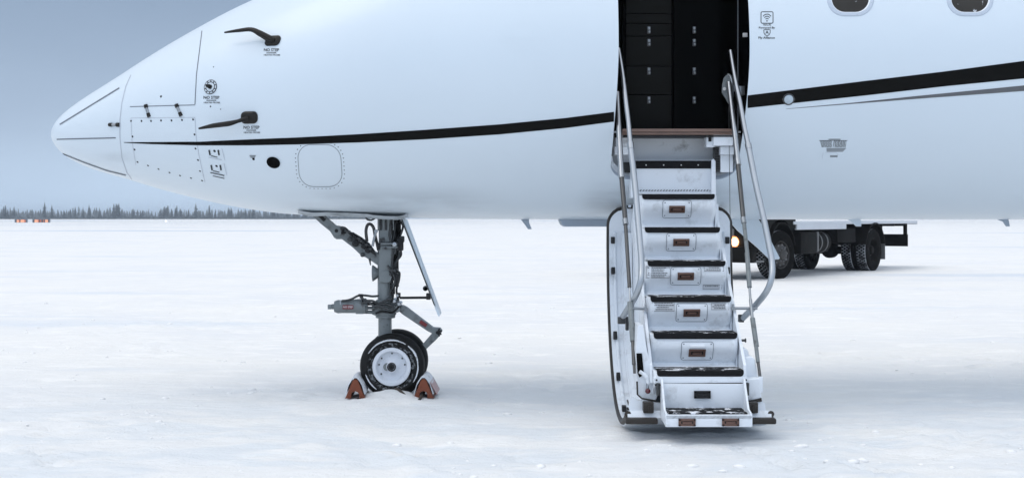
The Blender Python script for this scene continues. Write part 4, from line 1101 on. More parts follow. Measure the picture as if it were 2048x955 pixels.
hoses = [
 [(734, 482, -.06), (732, 462, -.08), (735, 450, -.08), (741, 448, -.08), (747, 455, -.08), (750, 470, -.08), (754, 486, -.06), (757, 500, -.05)],
 [(800, 442, -.02), (806, 452, -.03), (801, 470, -.03)], [(793, 440, -.05), (790, 455, -.06), (786, 480, -.08), (775, 486, -.1), (760, 485, -.1)],
 [(796, 498, -.05), (798, 512, -.05), (789, 528, -.05), (788, 545, -.05)], [(801, 498, -.04), (802, 510, -.04), (793, 522, -.04), (790, 535, -.04)],
 [(792, 543, -.05), (799, 545, -.06), (798, 560, -.06), (793, 580, -.06), (797, 600, -.06)], [(786, 545, -.08), (785, 560, -.09), (782, 572, -.1), (786, 590, -.1), (783, 605, -.1)],
 [(684, 601, -.1), (694, 600, -.1), (704, 597, -.1), (716, 591, -.1), (728, 590, -.1), (745, 592, -.09), (757, 591, -.07)],
 [(720, 593, -.12), (732, 600, -.12), (745, 601, -.12), (757, 606, -.1), (770, 601, -.1), (784, 596, -.1)], [(722, 606, -.12), (738, 604, -.12), (750, 612, -.12), (768, 607, -.1), (786, 612, -.1)],
 [(745, 620, -.1), (760, 612, -.12), (778, 618, -.12), (790, 610, -.1)], [(752, 626, -.1), (765, 622, -.12), (785, 624, -.1), (798, 612, -.1)],
 [(696, 461, -.06), (689, 455, -.08), (682, 457, -.08), (688, 462, -.07)], [(691, 464, -.08), (684, 466, -.09), (688, 458, -.09)],
 [(775, 530, -.1), (790, 560, -.1), (777, 590, -.1)], [(783, 440, -.08), (779, 470, -.09), (786, 500, -.09), (783, 540, -.08)],
]
for hpts in hoses:
    mb = MB(); mb.tube(spline([G(*p) for p in hpts], 5), 0.0085 if hpts is not hoses[0] else 0.012, 8)
    mb.build('hydraulic_hose', M['hose'] if rn.random() < 0.35 else M['gearmid'], leg, smooth=60)
for hp in ([(745, 492, -.1), (748, 478, -.1), (752, 462, -.1)],):
    mb = MB(); mb.tube([G(*p) for p in hp], 0.010, 10); mb.lathe([(-.01, .014), (.01, .014)], G(752, 462, -.1), (0, 1, 0), 12); mb.build('lock_actuator', M['steel'], leg)
# drag brace
mb = MB()
def plate(pts, Y0, d, m=0): mb.prism([G(x, y, Y0) for x, y in pts], (0, d, 0), m)
plate([(622, 429), (645, 429), (668, 449), (682, 459), (680, 474), (669, 476), (660, 462), (645, 450)], -0.05, 0.10)
plate([(634, 430), (641, 431), (650, 441), (647, 443)], -0.056, 0.01, 1); plate([(640, 432), (645, 432), (652, 438), (650, 441)], -0.056, 0.01, 1)
plate([(667, 455), (684, 452), (700, 463), (717, 474), (735, 490), (750, 503), (762, 510), (762, 529), (757, 531), (742, 521), (731, 514), (724, 512), (705, 494), (684, 478), (672, 478), (666, 466)], -0.04, 0.08)
plate([(694, 464), (705, 464), (722, 474), (738, 486), (748, 500), (752, 512), (744, 506), (728, 492), (712, 480)], -0.065, 0.05, 1)
mb.lathe([(-0.065, 0.018), (-0.065, 0.040), (0.05, 0.040)], G(675, 461), (0, 1, 0), 26); mb.lathe([(-0.071, 0.0002), (-0.07, 0.014), (-0.05, 0.014)], G(675, 461), (0, 1, 0), 14, m=1)
for (x, y, r_) in ((702, 478, .018), (713, 486, .026), (722, 480, .015), (730, 492, .02), (738, 500, .022), (743, 497, .012), (727, 509, .016)):
    mb.lathe([(-0.09, r_ * 0.6), (-0.085, r_), (-0.03, r_)], G(x, y), (0, 1, 0), 12, m=random.choice((1, 2)))
for k in range(9):
    x = 698 + k * 5; y = 466 + k * 3.4 + random.uniform(-3, 1); mb.box(G(x, y, -0.07), (0.022, 0.05, 0.018), rot=Euler((0, random.uniform(-.6, .6), 0)), m=random.choice((1, 2)), bev=0.004)
mb.tube([G(739, 516, -0.04), G(741, 530, -0.04)], [0.010, 0.004], 8, 2)
mb.build('drag_brace', [M['gear'], M['geardark'], M['gearmid']], leg, smooth=30)
# landing lamp cup
mb = MB(); mb.lathe([(0, 0.062), (0.006, 0.062), (0.03, 0.045), (0.05, 0.028), (0.075, 0.026), (0.10, 0.03)], G(745, 546, -0.02), (1, 0, 0.02), 26)
mb.lathe([(-0.004, 0.0002), (-0.001, 0.04), (0.004, 0.058)], G(745, 546, -0.02), (1, 0, 0.02), 24, m=1)
mb.build('taxi_lamp', [M['gear'], M['lens']], leg, smooth=40)
# steering actuator
mb = MB()
mb.tube([G(664, 612.5, -.06), G(668, 612.5, -.06), G(669, 612.5, -.06), G(676, 612.5, -.06), G(684, 612.5, -.06), G(728, 611, -.06), G(731, 611, -.06), G(735, 611, -.06)], [0.020, 0.020, 0.042, 0.052, 0.050, 0.056, 0.060, 0.045], 22)
mb.box(G(660, 613, -.06), (0.03, 0.05, 0.035), bev=0.004); mb.box(G(720, 624, -.06), (0.06, 0.06, 0.022), bev=0.004)
plate([(668, 610), (671, 602), (684, 600), (686, 606), (700, 604)], -0.09, 0.05)
mb.tube([G(730, 607, -.06), G(762, 607, -.03)], 0.013, 12, 1); mb.tube([G(722, 623, -.06), G(765, 624, -.03)], 0.014, 12); mb.tube([G(733, 615, -.06), G(762, 616, -.03)], 0.012, 12, 0)
mb.tube([G(681, 600, -.1), G(681, 613, -.1)], 0.007, 8, 2); mb.tube([G(725, 592, -.1), G(725, 610, -.1)], 0.006, 8, 1); mb.box(G(721, 590, -.1), (.03, .03, .02), m=1)
plate([(744, 604), (758, 598), (796, 598), (803, 612), (796, 622), (760, 634), (744, 628)], -0.05, 0.06)
for (x, y, r_) in ((796, 616, .026), (800, 606, .016), (790, 600, .018), (797, 589, .013)): mb.lathe([(-0.10, r_ * .7), (-0.095, r_), (0.06, r_)], G(x, y), (0, 1, 0), 14, m=random.choice((0, 2)))
act = mb.build('steering_actuator', [M['gear'], M['geardark'], M['alu']], leg, smooth=35)
def flat_text(mb, txt, origin, ux, uz, h, m=0, wide=1.0):
    vs, fs = text_tris(txt, True); s = h / 0.72
    mb.add([origin + ux * (v.x * s * wide) + uz * (v.y * s) for v in vs], fs, m)
mb = MB(); c = G(696, 613.5, -0.118); mb.box(c, (0.082, 0.004, 0.032), bev=0.0015, m=0); flat_text(mb, 'NO STEP', c + Vector((0, -0.003, 0)), Vector((1, 0, 0)), Vector((0, 0, 1)), 0.014, 1, 0.95)
mb.build('warning_placard', [M['redplate'], M['platewhite']], leg, smooth=None)
# torque links
mb = MB()
plate([(796, 609), (806, 611), (812, 614), (866, 655), (880, 656), (884, 662), (880, 670), (868, 668), (856, 662), (805, 628), (798, 622)], -0.05, 0.10)
plate([(845, 688), (853, 697), (872, 679), (882, 668), (874, 664), (862, 668)], -0.04, 0.08)
mb.lathe([(-0.07, 0.014), (0.07, 0.014)], G(876, 663), (0, 1, 0), 12, m=1)
for (x, y) in ((879, 656), (884, 661), (883, 668), (879, 672)): mb.tube([G(876, 663, -.06), G(x, y, -.06)], 0.006, 6, 1)
mb.build('torque_link', [M['gear'], M['geardark']], leg, smooth=30)
mb = MB(); c = G(846.5, 646.5, -0.053); ang = math.atan2(-(652 - 641), 855 - 838); ux = Vector((math.cos(ang), 0, math.sin(ang))); uz = Vector((-math.sin(ang), 0, math.cos(ang)))
mb.box(c, (0.062, 0.004, 0.03), rot=Euler((0, -ang, 0)), m=0); flat_text(mb, 'NO STEP', c - Vector((0, 0.003, 0)), ux, uz, 0.010, 1)
mb.build('warning_placard', [M['redplate'], M['redstripe']], leg, smooth=None)
# axle
mb = MB(); mb.tube([(-0.94, 10.16, 0.262), (-0.94, 10.72, 0.262)], 0.03, 14); mb.lathe([(0, .06), (.10, .055)], (-0.95, 10.44, 0.25), (0, 0, 1), 20); mb.box((-0.955, 10.44, 0.27), (.12, .12, .1), bev=.02)
mb.build('axle', M['gear'], leg)
# wheels
def wheel(Yf, d, xw, zc=0.263):
    c = Vector((xw, Yf, zc)); s = d
    mb = MB()   # d = +1: face towards camera (-Y)
    prof = [(0.0, 0.128), (0.004, 0.135), (0.006, 0.15), (-0.006, 0.165), (-0.014, 0.180), (-0.016, 0.192), (-0.009, 0.2), (-0.005, 0.205), (0.003, 0.212), (0.012, 0.224), (0.028, 0.237), (0.05, 0.2445), (0.062, 0.242), (0.066, 0.2455), (0.085, 0.2455), (0.088, 0.242), (0.092, 0.2455), (0.112, 0.2445), (0.135, 0.237), (0.152, 0.222), (0.16, 0.2), (0.165, 0.17), (0.16, 0.13)]
    mats = [0] * len(prof)
    for i in (1, 2, 3): mats[i] = 1
    mb.lathe([(a * d, r_) for a, r_ in prof], c, (0, 1, 0), 72, mats=mats, cap=False)
    ty = mb.build('nose_wheel', [M['rubber'], M['frostrubber']], jet, smooth=50)
    if d > 0:
        for (a0, a1, r0, r1) in ((58, 150, 0.199, 0.2075), (8, 52, 0.199, 0.209), (196, 236, 0.201, 0.207), (325, 372, 0.197, 0.206)):
            mb = MB(); rn_ = random.Random(a0); rows = [[], [], []]
            for q in range(40):
                a = R(a0 + (a1 - a0) * q / 39); tp = math.sin(math.pi * q / 39) ** 0.5; j1 = rn_.uniform(-.002, .002)
                for w_, (rr, dd) in enumerate(((r0 - 0.006 * tp + j1, -0.012), ((r0 + r1) / 2, -0.012 - 0.006 * tp), (r0 + (r1 - r0) * tp + j1 * .5, -0.001))):
                    rows[w_].append(c + Vector((math.cos(a) * rr, dd, math.sin(a) * rr)))
            mb.grid(rows); mb.build('packed_snow', M['snowcap'], ty, recalc=False, smooth=60)
    mb = MB()
    prof = [(0.02, 0.142), (-0.006, 0.145), (-0.012, 0.143), (-0.014, 0.136), (-0.010, 0.118), (0.010, 0.110), (0.030, 0.104), (0.032, 0.096), (0.030, 0.075), (0.022, 0.06), (0.006, 0.045), (-0.004, 0.036), (-0.006, 0.026), (0.0, 0.02), (0.004, 0.0003)]
    mb.lathe([(a * d, r_) for a, r_ in prof], c, (0, 1, 0), 64, cap=False)
    rim = mb.build('wheel_rim', M['rim'], ty, smooth=45)
    for a in (90, 38, 8, 142, 172, 215):
        mb = MB()
        p = c + Vector((math.cos(R(a)) * 0.098, 0.031 * d, math.sin(R(a)) * 0.098)); mb.lathe([(-0.006 * d, 0.0002), (-0.005 * d, 0.006), (0.004 * d, 0.0062)], p, (0, 1, 0), 10)
        mb.build('rim_bolt', M['geardark'], ty)
    mb = MB()
    mb.lathe([(-0.004 * d, 0.034), (-0.014 * d, 0.034), (-0.016 * d, 0.030), (-0.010 * d, 0.026)], c, (0, 1, 0), 32, m=0, cap=False)
    mb.lathe([(-0.006 * d, 0.024), (-0.024 * d, 0.023), (-0.024 * d, 0.012), (-0.012 * d, 0.011), (-0.012 * d, 0.0002)], c, (0, 1, 0), 6, m=1)
    mb.build('axle_nut', [M['gearmid'], M['geardark']], ty, smooth=25)
    return ty
wheel(10.16, 1, (783 - 1024) * 10.15 / FPX)
wheel(10.72, -1, (783 - 1024) * 10.15 / FPX)
# gear bay doors
mb = MB()
pts = [(803, 437), (808, 440), (878, 628), (877, 633), (874, 628), (868, 615), (800, 441)]
mb.prism([G(x, y, -0.12) for x, y in ((804, 437), (810, 439), (880, 629), (878, 633), (875, 629))], (0, 0.24, 0), 0)
mb.prism([G(x, y, -0.13) for x, y in ((801, 437), (804.5, 437), (871, 612), (867, 608))], (0, 0.26, 0), 1)
mb.lathe([(-0.02, .02), (.02, .02)], G(851, 576, -0.2), (0, 1, 0), 12, m=1)
mb.build('gear_bay_door', [M['hull'], M['gearmid']], jet, smooth=None)
mb = MB(); mb.tube([G(800, 595, -0.1), G(857, 594.5, -0.16)], 0.010, 10); mb.box(G(857, 592, -0.17), (0.035, 0.05, 0.05), bev=0.008); mb.lathe([(-.02, .014), (.02, .014)], G(852, 577, -0.2), (0, 1, 0), 12)
mb.build('bay_door_rod', M['geardark'], jet)
# bay lip: irregular underside edge of the well with packed slush
mb = MB()
lipb = [(596, 427), (608, 430), (625, 432), (660, 431.5), (700, 433), (735, 434), (745, 436.5), (770, 438), (795, 438.5), (806, 437.5), (815, 434)]
rows = []
for d_ in (-0.30, -0.26, 0.26, 0.30):
    rows.append([G(x, (y if abs(d_) < 0.28 else y - 7) + 0.8 * math.sin(x * 0.21 + d_ * 9), d_) for x, y in lipb])
M['lip'] = mat('slush_grey_bay_edge', (0.42, 0.46, 0.49), 0.6, dirt=(6, 0.5, (0.20, 0.22, 0.23), 0.2), bump=(20, 0.5, 0.01))
mb.grid(rows); mb.build('gear_bay_lip', M['lip'], jet, recalc=False, smooth=60)
mb = MB(); mb.tube(spline([G(731, 431, -.24), G(734, 438, -.25), G(742, 440, -.25), G(750, 436, -.24)]), 0.007, 8); mb.build('bay_door_hinge_loop', M['gearmid'], jet)

# ------------------------------------------------------------------ wheel chocks and rope
def chock(label, loc, ang, striped):
    t = thing('wheel_chock', label, 'chock', loc, ang, 'chocks against the nose wheel')
    L_, h, w = 0.38, 0.142, 0.152
    arch = [(-0.030, 0), (-0.030, 0.028), (-0.022, 0.045), (0, 0.054), (0.022, 0.045), (0.030, 0.028), (0.030, 0)]
    out = [(-w / 2, 0), (-w / 2 + 0.008, 0.012), (-0.02, h - 0.012), (-0.006, h), (0.008, h), (0.022, h - 0.012), (w / 2 - 0.008, 0.012), (w / 2, 0)]
    poly = out + arch[::-1]
    mb = MB(); n = len(poly)
    # end caps split into quads between outline and arch
    mb.prism([(x, -L_ / 2, z) for x, z in poly], (0, L_, 0)); mb.build('chock_body', M['orange'], t, smooth=25)
    mb = MB(); rn = random.Random(int(abs(loc[0]) * 100)); rows = []
    prof = [(-w / 2 + 0.012, 0.028), (-0.045, 0.095), (-0.024, h - 0.010), (-0.007, h + 0.006), (0.010, h + 0.006), (0.026, h - 0.010), (0.047, 0.095), (w / 2 - 0.010, 0.030)]
    side = 1 if loc[0] < -0.92 else -1
    for j in range(15):
        y = -L_ / 2 - 0.004 + (L_ + 0.008) * j / 14; row = []
        for (x, z) in prof:
            nrm = Vector((x, 0, z - 0.04)).normalized() * (0.005 + 0.010 * rn.random()) if 0 < j < 14 else Vector((x, 0, z - .04)).normalized() * 0.003
            row.append(Vector((x, y, z)) + nrm)
        rows.append(row)
    mb.grid(rows); mb.build('snow_crust', M['snowcap'], t, recalc=False, smooth=60)
    if striped:
        a0 = Vector((0.030, 0, h - 0.035)); a1 = Vector((w / 2 + 0.002, 0, 0.012)); nn = Vector((a1.z - a0.z, 0, -(a1.x - a0.x))).normalized() * -0.020
        for k in range(5):
            mb = MB() if k == 0 else mb
            y0 = -L_ / 2 + 0.005 + k * 0.070
            for q in range(1):
                p = [a0 + nn + Vector((0, y0, 0)), a0 + nn + Vector((0, y0 + 0.042, 0)), a1 + nn + Vector((0, y0 + 0.042 + 0.03, 0)), a1 + nn + Vector((0, y0 + 0.03, 0))]
                mb.add(p, [[0, 1, 2, 3]], 0)
                p2 = [v_ + Vector((0, 0.042, 0)) for v_ in p]; p2[1].y = p2[0].y + 0.028; p2[2].y = p2[3].y + 0.028; mb.add(p2, [[0, 1, 2, 3]], 1)
        mb.build('striped_tape', [M['redstripe'], M['platewhite']], t, recalc=False, smooth=None)
    return t
chock('orange wheel chock capped with snow, left of the nose wheel, plain without tape', (P(708, 0, 9.98).x, 10.18, 0.048), R(2), False)
chock('orange wheel chock with red and white striped side, right of the nose wheel', (P(847.5, 0, 9.98).x, 10.18, 0.050), R(-1), True)
mb = MB()
rp = [(716, 792, 9.98), (724, 794, 9.97), (740, 797, 9.95), (765, 801, 9.90), (790, 805, 9.86), (797, 806, 9.85), (806, 807, 9.84)]
pts = [P(*q) for q in rp]
pts[0].z = ground_h(pts[0].x, pts[0].y) + .03; pts[1].z = ground_h(pts[1].x, pts[1].y) + .008
for q in pts[2:4]: q.z = ground_h(q.x, q.y) - 0.004
def gp(px, py, dz):
    d = 1.376 * FPX / (py - HOR)
    for _ in range(8):
        p = P(px, py, d); h = ground_h(p.x, p.y); d = (CAM_Z - h) * FPX / (py - HOR)
    p = P(px, py, d); p.z = ground_h(p.x, p.y) + dz; return p
pts = [gp(716, 793, 0.0), gp(738, 797, -0.03), gp(765, 801, -0.03), gp(785, 805, -0.022), gp(793, 805.5, 0.006), gp(802, 806.5, 0.006), gp(812, 807.5, -0.014), gp(825, 806, -0.03), gp(836, 801, -0.012), gp(842, 796, 0.012), gp(848, 791, 0.02)]
mb.tube(spline(pts, 5), 0.011, 8)
tag(mb.build('chock_rope', M['rope'], smooth=60), 'dark wet rope half buried in snow between the two orange chocks', 'rope')

# ------------------------------------------------------------------ flatbed truck (local: +X forward, +Y its left side)
TX, TY = 5.18, 31.7; TH = math.atan2(-0.81, -0.586)
truck = thing('flatbed_truck', 'white-bedded flatbed truck with black chassis and lit headlamp, behind the airstair', 'truck', (TX, TY, 0.0), TH)
RT = 0.565
def twheel(x, y, dual, side, steer=0.0):
    axd = Vector((-math.sin(steer), math.cos(steer), 0)) * side
    c = Vector((x, y, RT - 0.02))
    mb = MB(); tw = 0.30
    def tyre(off):
        prof = [(0.0, 0.315), (0.012, 0.36), (0.02, 0.43), (0.012, 0.50), (0.0, 0.535), (-0.02, RT - 0.004), (-0.045, RT), (-0.085, RT), (-0.088, RT - 0.02), (-0.105, RT - 0.02), (-0.108, RT), (-0.145, RT), (-0.148, RT - 0.02), (-0.162, RT - 0.02), (-0.165, RT), (-0.205, RT), (-0.208, RT - 0.02), (-0.222, RT - 0.02), (-0.225, RT), (-0.265, RT), (-0.285, RT - 0.004), (-0.305, 0.535), (-0.31, 0.45), (-0.30, 0.33)]
        mats = [0, 0, 0, 0, 0] + [1] * 14 + [0] * 5
        mb.lathe([(a + off, r_) for a, r_ in prof], c, axd, 64, mats=mats, cap=False)
        # tread blocks
        for k in range(44):
            a = 2 * math.pi * k / 44
            for q, dd in enumerate((-0.065, -0.125, -0.185, -0.245)):
                u = axd.orthogonal().normalized(); w_ = axd.cross(u); aa = a + (q % 2) * math.pi / 44
                rad = u * math.cos(aa) + w_ * math.sin(aa); tg = axd.cross(rad)
                o = c + axd * (dd + off) + rad * (RT + 0.004)
                p = [o + tg * sx * 0.026 + axd * sy_ * 0.022 for sx, sy_ in ((-1, -1), (1, -1), (1, 1), (-1, 1))]
                pb = [q_ - rad * 0.014 for q_ in p]
                mb.add(p + pb, [[0, 1, 2, 3], [0, 4, 5, 1], [1, 5, 6, 2], [2, 6, 7, 3], [3, 7, 4, 0]], 2)
    tyre(0.0)
    if dual: tyre(-0.40)
    ty = mb.build('wheel', [M['trubber'], M['truckgroove'], M['trubber']], truck, smooth=35)
    mb = MB()
    if dual:
        prof = [(-0.01, 0.325), (0.008, 0.318), (0.0, 0.305), (-0.03, 0.29), (-0.13, 0.27), (-0.16, 0.25), (-0.17, 0.16), (-0.15, 0.13), (-0.06, 0.12), (-0.03, 0.09), (-0.03, 0.0005)]
    else:
        prof = [(-0.01, 0.325), (0.012, 0.318), (0.004, 0.305), (-0.03, 0.295), (-0.06, 0.28), (-0.02, 0.25), (0.03, 0.20), (0.04, 0.17), (0.035, 0.12), (0.075, 0.10), (0.085, 0.06), (0.085, 0.0005)]
    mb.lathe(prof, c, axd, 48, m=0 if not dual else 1, cap=False)
    u = axd.orthogonal().normalized(); w_ = axd.cross(u)
    rb, db = (0.20, 0.03) if not dual else (0.20, -0.165)
    for k in range(10):
        a = 2 * math.pi * k / 10; p = c + axd * db + (u * math.cos(a) + w_ * math.sin(a)) * 0.145 * (1 if not dual else 1.3)
        mb.lathe([(0, 0.018), (0.03, 0.016), (0.031, 0.0003)], p, axd, 8, m=2)
        if not dual:
            a += 0.3; p = c + axd * 0.008 + (u * math.cos(a) + w_ * math.sin(a)) * 0.235; mb.lathe([(0, 0.026), (0.005, 0.026), (0.0052, 0.0003)], p, axd, 12, m=3)
    mb.build('rim', [M['truckrim'], M['truckdark'], M['truckgrey'], M['truckgrey']], ty, smooth=35)
M['trubber'] = mat('truck_tyre_rubber', (0.0045, 0.004, 0.0036), 0.8, dirt=(9, 0.62, (0.14, 0.14, 0.14), 0.12), spec=0.08)
M['truckgroove'] = mat('snow_packed_tread_groove', (0.03, 0.03, 0.03), 0.8, dirt=(7, 0.42, (0.42, 0.44, 0.47), 0.15))
M['truckrim'] = mat('grimy_dark_rim', (0.03, 0.027, 0.025), 0.5, var=(6, 0.3))
twheel(0, 1.22, False, 1, R(-11)); twheel(0, -1.22, False, -1, R(-11)); twheel(-5.8, 1.22, True, 1); twheel(-5.8, -1.22, True, -1)
mb = MB()
for s_ in (-1, 1): mb.box((-3.2, s_ * 0.42, 0.98), (8.6, 0.09, 0.26), bev=0.01)
for x in (-7.2, -5.0, -3.4, -1.8, 0.6): mb.box((x, 0, 0.98), (0.1, 0.84, 0.16))
mb.tube([(0, -1.0, 0.54), (0, 1.0, 0.54)], 0.08, 10); mb.tube([(-5.8, -0.9, 0.54), (-5.8, 0.9, 0.54)], 0.11, 12)
mb.lathe([(-0.2, .1), (-.1, .22), (.1, .22), (.2, .1)], (-5.8, 0, 0.54), (1, 0, 0), 16)
mb.tube([(-5.6, 0, .55), (-1.2, 0, .75)], 0.06, 10); mb.box((-0.2, 0, 0.95), (1.5, 0.7, 0.5), bev=.05)
for s_ in (-1, 1):
    mb.tube([(-6.5, s_ * .5, .95), (-5.8, s_ * .5, .70), (-5.1, s_ * .5, .95)], 0.04, 8)
mb.build('chassis', M['truckblack'], truck)
mb = MB()
mb.box((-4.85, 0, 1.275), (8.35, 2.50, 0.07), bev=0.01)
for s_ in (-1, 1):
    mb.box((-2.35, s_ * 1.215, 1.185), (3.0, 0.06, 0.14), bev=0.01)
for k in range(9): mb.box((-1.2 - k * 0.9, 0, 1.21), (0.08, 2.3, 0.08), m=1)
mb.box((-9.04, 0, 1.27), (0.06, 2.5, 0.10), bev=.01, m=0)
mb.build('flat_bed', [M['truckwhite'], M['truckblack']], truck)
mb = MB()
for s_ in (-1, 1):
    for (cx, r_, a0, a1) in ((0, 0.70, 15, 165), (-5.8, 0.68, 12, 168)):
        if cx == 0: rows = [[Vector((cx + r_ * math.cos(R(a)), s_ * yy, RT + r_ * math.sin(R(a)))) for a in np.linspace(a0, a1, 20)] for yy in (0.86, 1.27)]
        else: rows = [[Vector((cx + r_ * math.cos(R(a)), s_ * yy, RT + r_ * math.sin(R(a)))) for a in np.linspace(a0, a1, 20)] for yy in (0.50, 1.27)]
        rows2 = [[p + (p - Vector((cx, p.y, RT))).normalized() * 0.03 for p in r_0] for r_0 in rows]
        mb = MB(); mb.grid(rows); mb.grid(rows2); mb.grid([rows[1], rows2[1]]); mb.grid([rows[0], rows2[0]])
        mb.build('mudguard', M['truckdark'], truck, recalc=False)
for s_ in (-1, 1):
    mb = MB(); mb.box((-6.50, s_ * 1.0, 0.50), (0.02, 0.52, 0.42)); mb.build('mudflap', M['truckgrey'] if s_ > 0 else M['truckdark'], truck)
mb = MB(); mb.box((-1.55, 1.00, 0.80), (0.95, 0.5, 0.52), bev=0.05, m=0); mb.box((-2.05, 1.0, 0.82), (0.10, 0.52, 0.48), bev=0.02, m=1)
mb.build('battery_box', [M['truckdark'], M['truckgrey']], truck)
mb = MB(); mb.tube([(-2.15, 0.98, 0.80), (-2.17, .98, .80), (-2.9, 0.98, 0.80), (-2.92, .98, .80)], [0.20, 0.26, 0.26, 0.20], 24, 0)
for x in (-2.35, -2.7): mb.tube([(x, .98, .8), (x + 0.05, .98, .8)], 0.272, 24, 1)
mb.build('air_tank', [M['truckdark'], M['truckgrey']], truck)
mb = MB(); mb.box((-3.6, -0.95, 0.75), (1.4, 0.5, 0.5), bev=0.08); mb.build('fuel_tank', M['truckdark'], truck)
mb = MB(); mb.box((-4.1, 0.9, 0.95), (1.2, 0.5, 0.35), bev=0.02); mb.build('toolbox', M['truckblack'], truck)
mb = MB()
mb.box((-8.55, 0, 0.77), (0.08, 2.3, 0.34), bev=0.015)
for y in (1.08, 0.36, -0.36, -1.08): mb.box((-8.55, y, 1.09), (0.09, 0.09, 0.32), bev=0.01)
mb.build('rear_underrun_bar', M['truckblack'], truck)
# cab-over cab (mostly hidden by the jet)
mb = MB()
cabp = [(1.38, 0.62), (1.42, 1.25), (1.36, 1.55), (1.12, 2.55), (0.95, 2.72), (-0.75, 2.75), (-0.82, 2.6), (-0.82, 1.15), (-0.45, 1.15)]
arch_ = [(0.80 * math.cos(R(a)), RT + 0.80 * math.sin(R(a))) for a in range(135, 5, -10)]
mb.prism([(x, -1.22, z) for x, z in cabp + arch_ ], (0, 2.44, 0))
cabo = mb.build('cab', M['truckdark'], truck, smooth=20)
mb = MB()
mb.add([(1.375, -1.08, 1.56), (1.375, 1.08, 1.56), (1.165, 1.02, 2.42), (1.165, -1.02, 2.42)], [[0, 1, 2, 3]])
for s_ in (-1, 1): mb.add([(0.1, s_ * 1.225, 1.55), (1.2, s_ * 1.225, 1.55), (1.0, s_ * 1.225, 2.35), (0.1, s_ * 1.225, 2.35)], [[0, 1, 2, 3]])
mb.build('cab_window', M['cabglass'], cabo, recalc=False, smooth=None)
mb = MB(); mb.box((1.38, 0, 0.58), (0.28, 2.44, 0.36), bev=0.05); mb.box((1.1, 1.15, .42), (.5, .12, .05), m=1); mb.box((1.43, 0, 1.0), (0.03, 1.5, 0.3), m=1)
mb.build('bumper', [M['truckdark'], M['truckgrey']], truck)
for s_ in (-1, 1):
    mb = MB(); mb.lathe([(-0.05, 0.085), (0.02, 0.08), (0.05, 0.05), (0.06, 0.0003)], (1.46, s_ * 0.78, 0.86), (1, 0, 0), 24)
    mr_ = MB(); mr_.lathe([(0.03, 0.13), (0.045, 0.125), (0.01, 0.085), (-0.04, 0.078)], (1.46, s_ * 0.78, 0.86), (1, 0, 0), 24, cap=False); mr_.build('headlight_glare_ring', M['lampglare'], truck)  # added amber ring, paints the lamp's glare halo
    mb.build('headlight', M['lampglow'] if s_ > 0 else M['lens'], truck)
mb = MB(); mb.tube([(0.75, 1.16, 0.40), (-0.2, 1.18, 0.42)], 0.025, 8); mb.box((-0.78, 1.1, 0.42), (.12, .12, .35), bev=.02); mb.build('cab_step', M['truckdark'], truck)

# ------------------------------------------------------------------ far airfield signs and marker
def airfield_sign(label, px0, px1, py0, py1, Y, panels, k=0):
    xc = ((px0 + px1) / 2 - 1024) * Y / FPX; w = (px1 - px0) * Y / FPX; h = (py1 - py0) * Y / FPX
    z0_ = ground_h(xc, Y)
    t = thing('airfield_sign', label, 'sign', (xc, Y, z0_), 0, 'orange signs at the far edge of the snowfield')
    mb = MB(); mb.box((0, 0.25, h * 0.52), (w, 0.45, h * 0.96), bev=0.06); mb.box((0, -0.02, h * 0.92), (w + .1, .3, .2), bev=.03)
    for s_ in (-1, 1): mb.box((s_ * (w / 2 - 0.12), -0.02, h * 0.5), (0.24, 0.2, h * 0.96))
    mb.build('sign_housing', M['signgrey'], t)
    mb = MB(); n = len(panels); tw = sum(p[0] for p in panels); x = -w / 2 + 0.3; pw = w - 0.6
    for (f, m) in panels:
        ww = pw * f / tw; mb.box((x + ww / 2, 0.0, h * 0.40), (ww - 0.05, 0.06, h * 0.62), m=m); x += ww
    mb.build('sign_face', [M['signorange'], M['signpale'], M['copperdk']], t, smooth=None)
    return t
airfield_sign('short low orange sign in a grey housing, leftmost on the far snow', 29.5, 54.5, 436.6, 445, 464, [(1, 2), (2, 1), (0.8, 0), (0.8, 2), (3.6, 1), (1.4, 0), (.6, 2)])
airfield_sign('longer low orange sign with dark marks, right of the short one on the far snow', 65, 100, 436.3, 445, 464, [(1, 2), (3, 1), (1, 0), (1, 2), (1, 0), (1.5, 2), (0.8, 0), (1, 2), (2.5, 1), (1, 2)])
xm = (332 - 1024) * 480 / FPX; mk = thing('marker_light', 'small white lit marker standing alone on the far snow before the trees', 'light', (xm, 480, ground_h(xm, 480)))
mb = MB(); mb.tube([(0, 0, 0), (0, 0, 0.25)], 0.08, 8); mb.build('post', M['signgrey'], mk)
mb = MB(); mb.lathe([(0.2, 0.32), (0.45, 0.34), (0.75, 0.2), (0.85, 0.001)], (0, 0, 0), (0, 0, 1), 14); mb.build('lamp', M['marker'], mk)

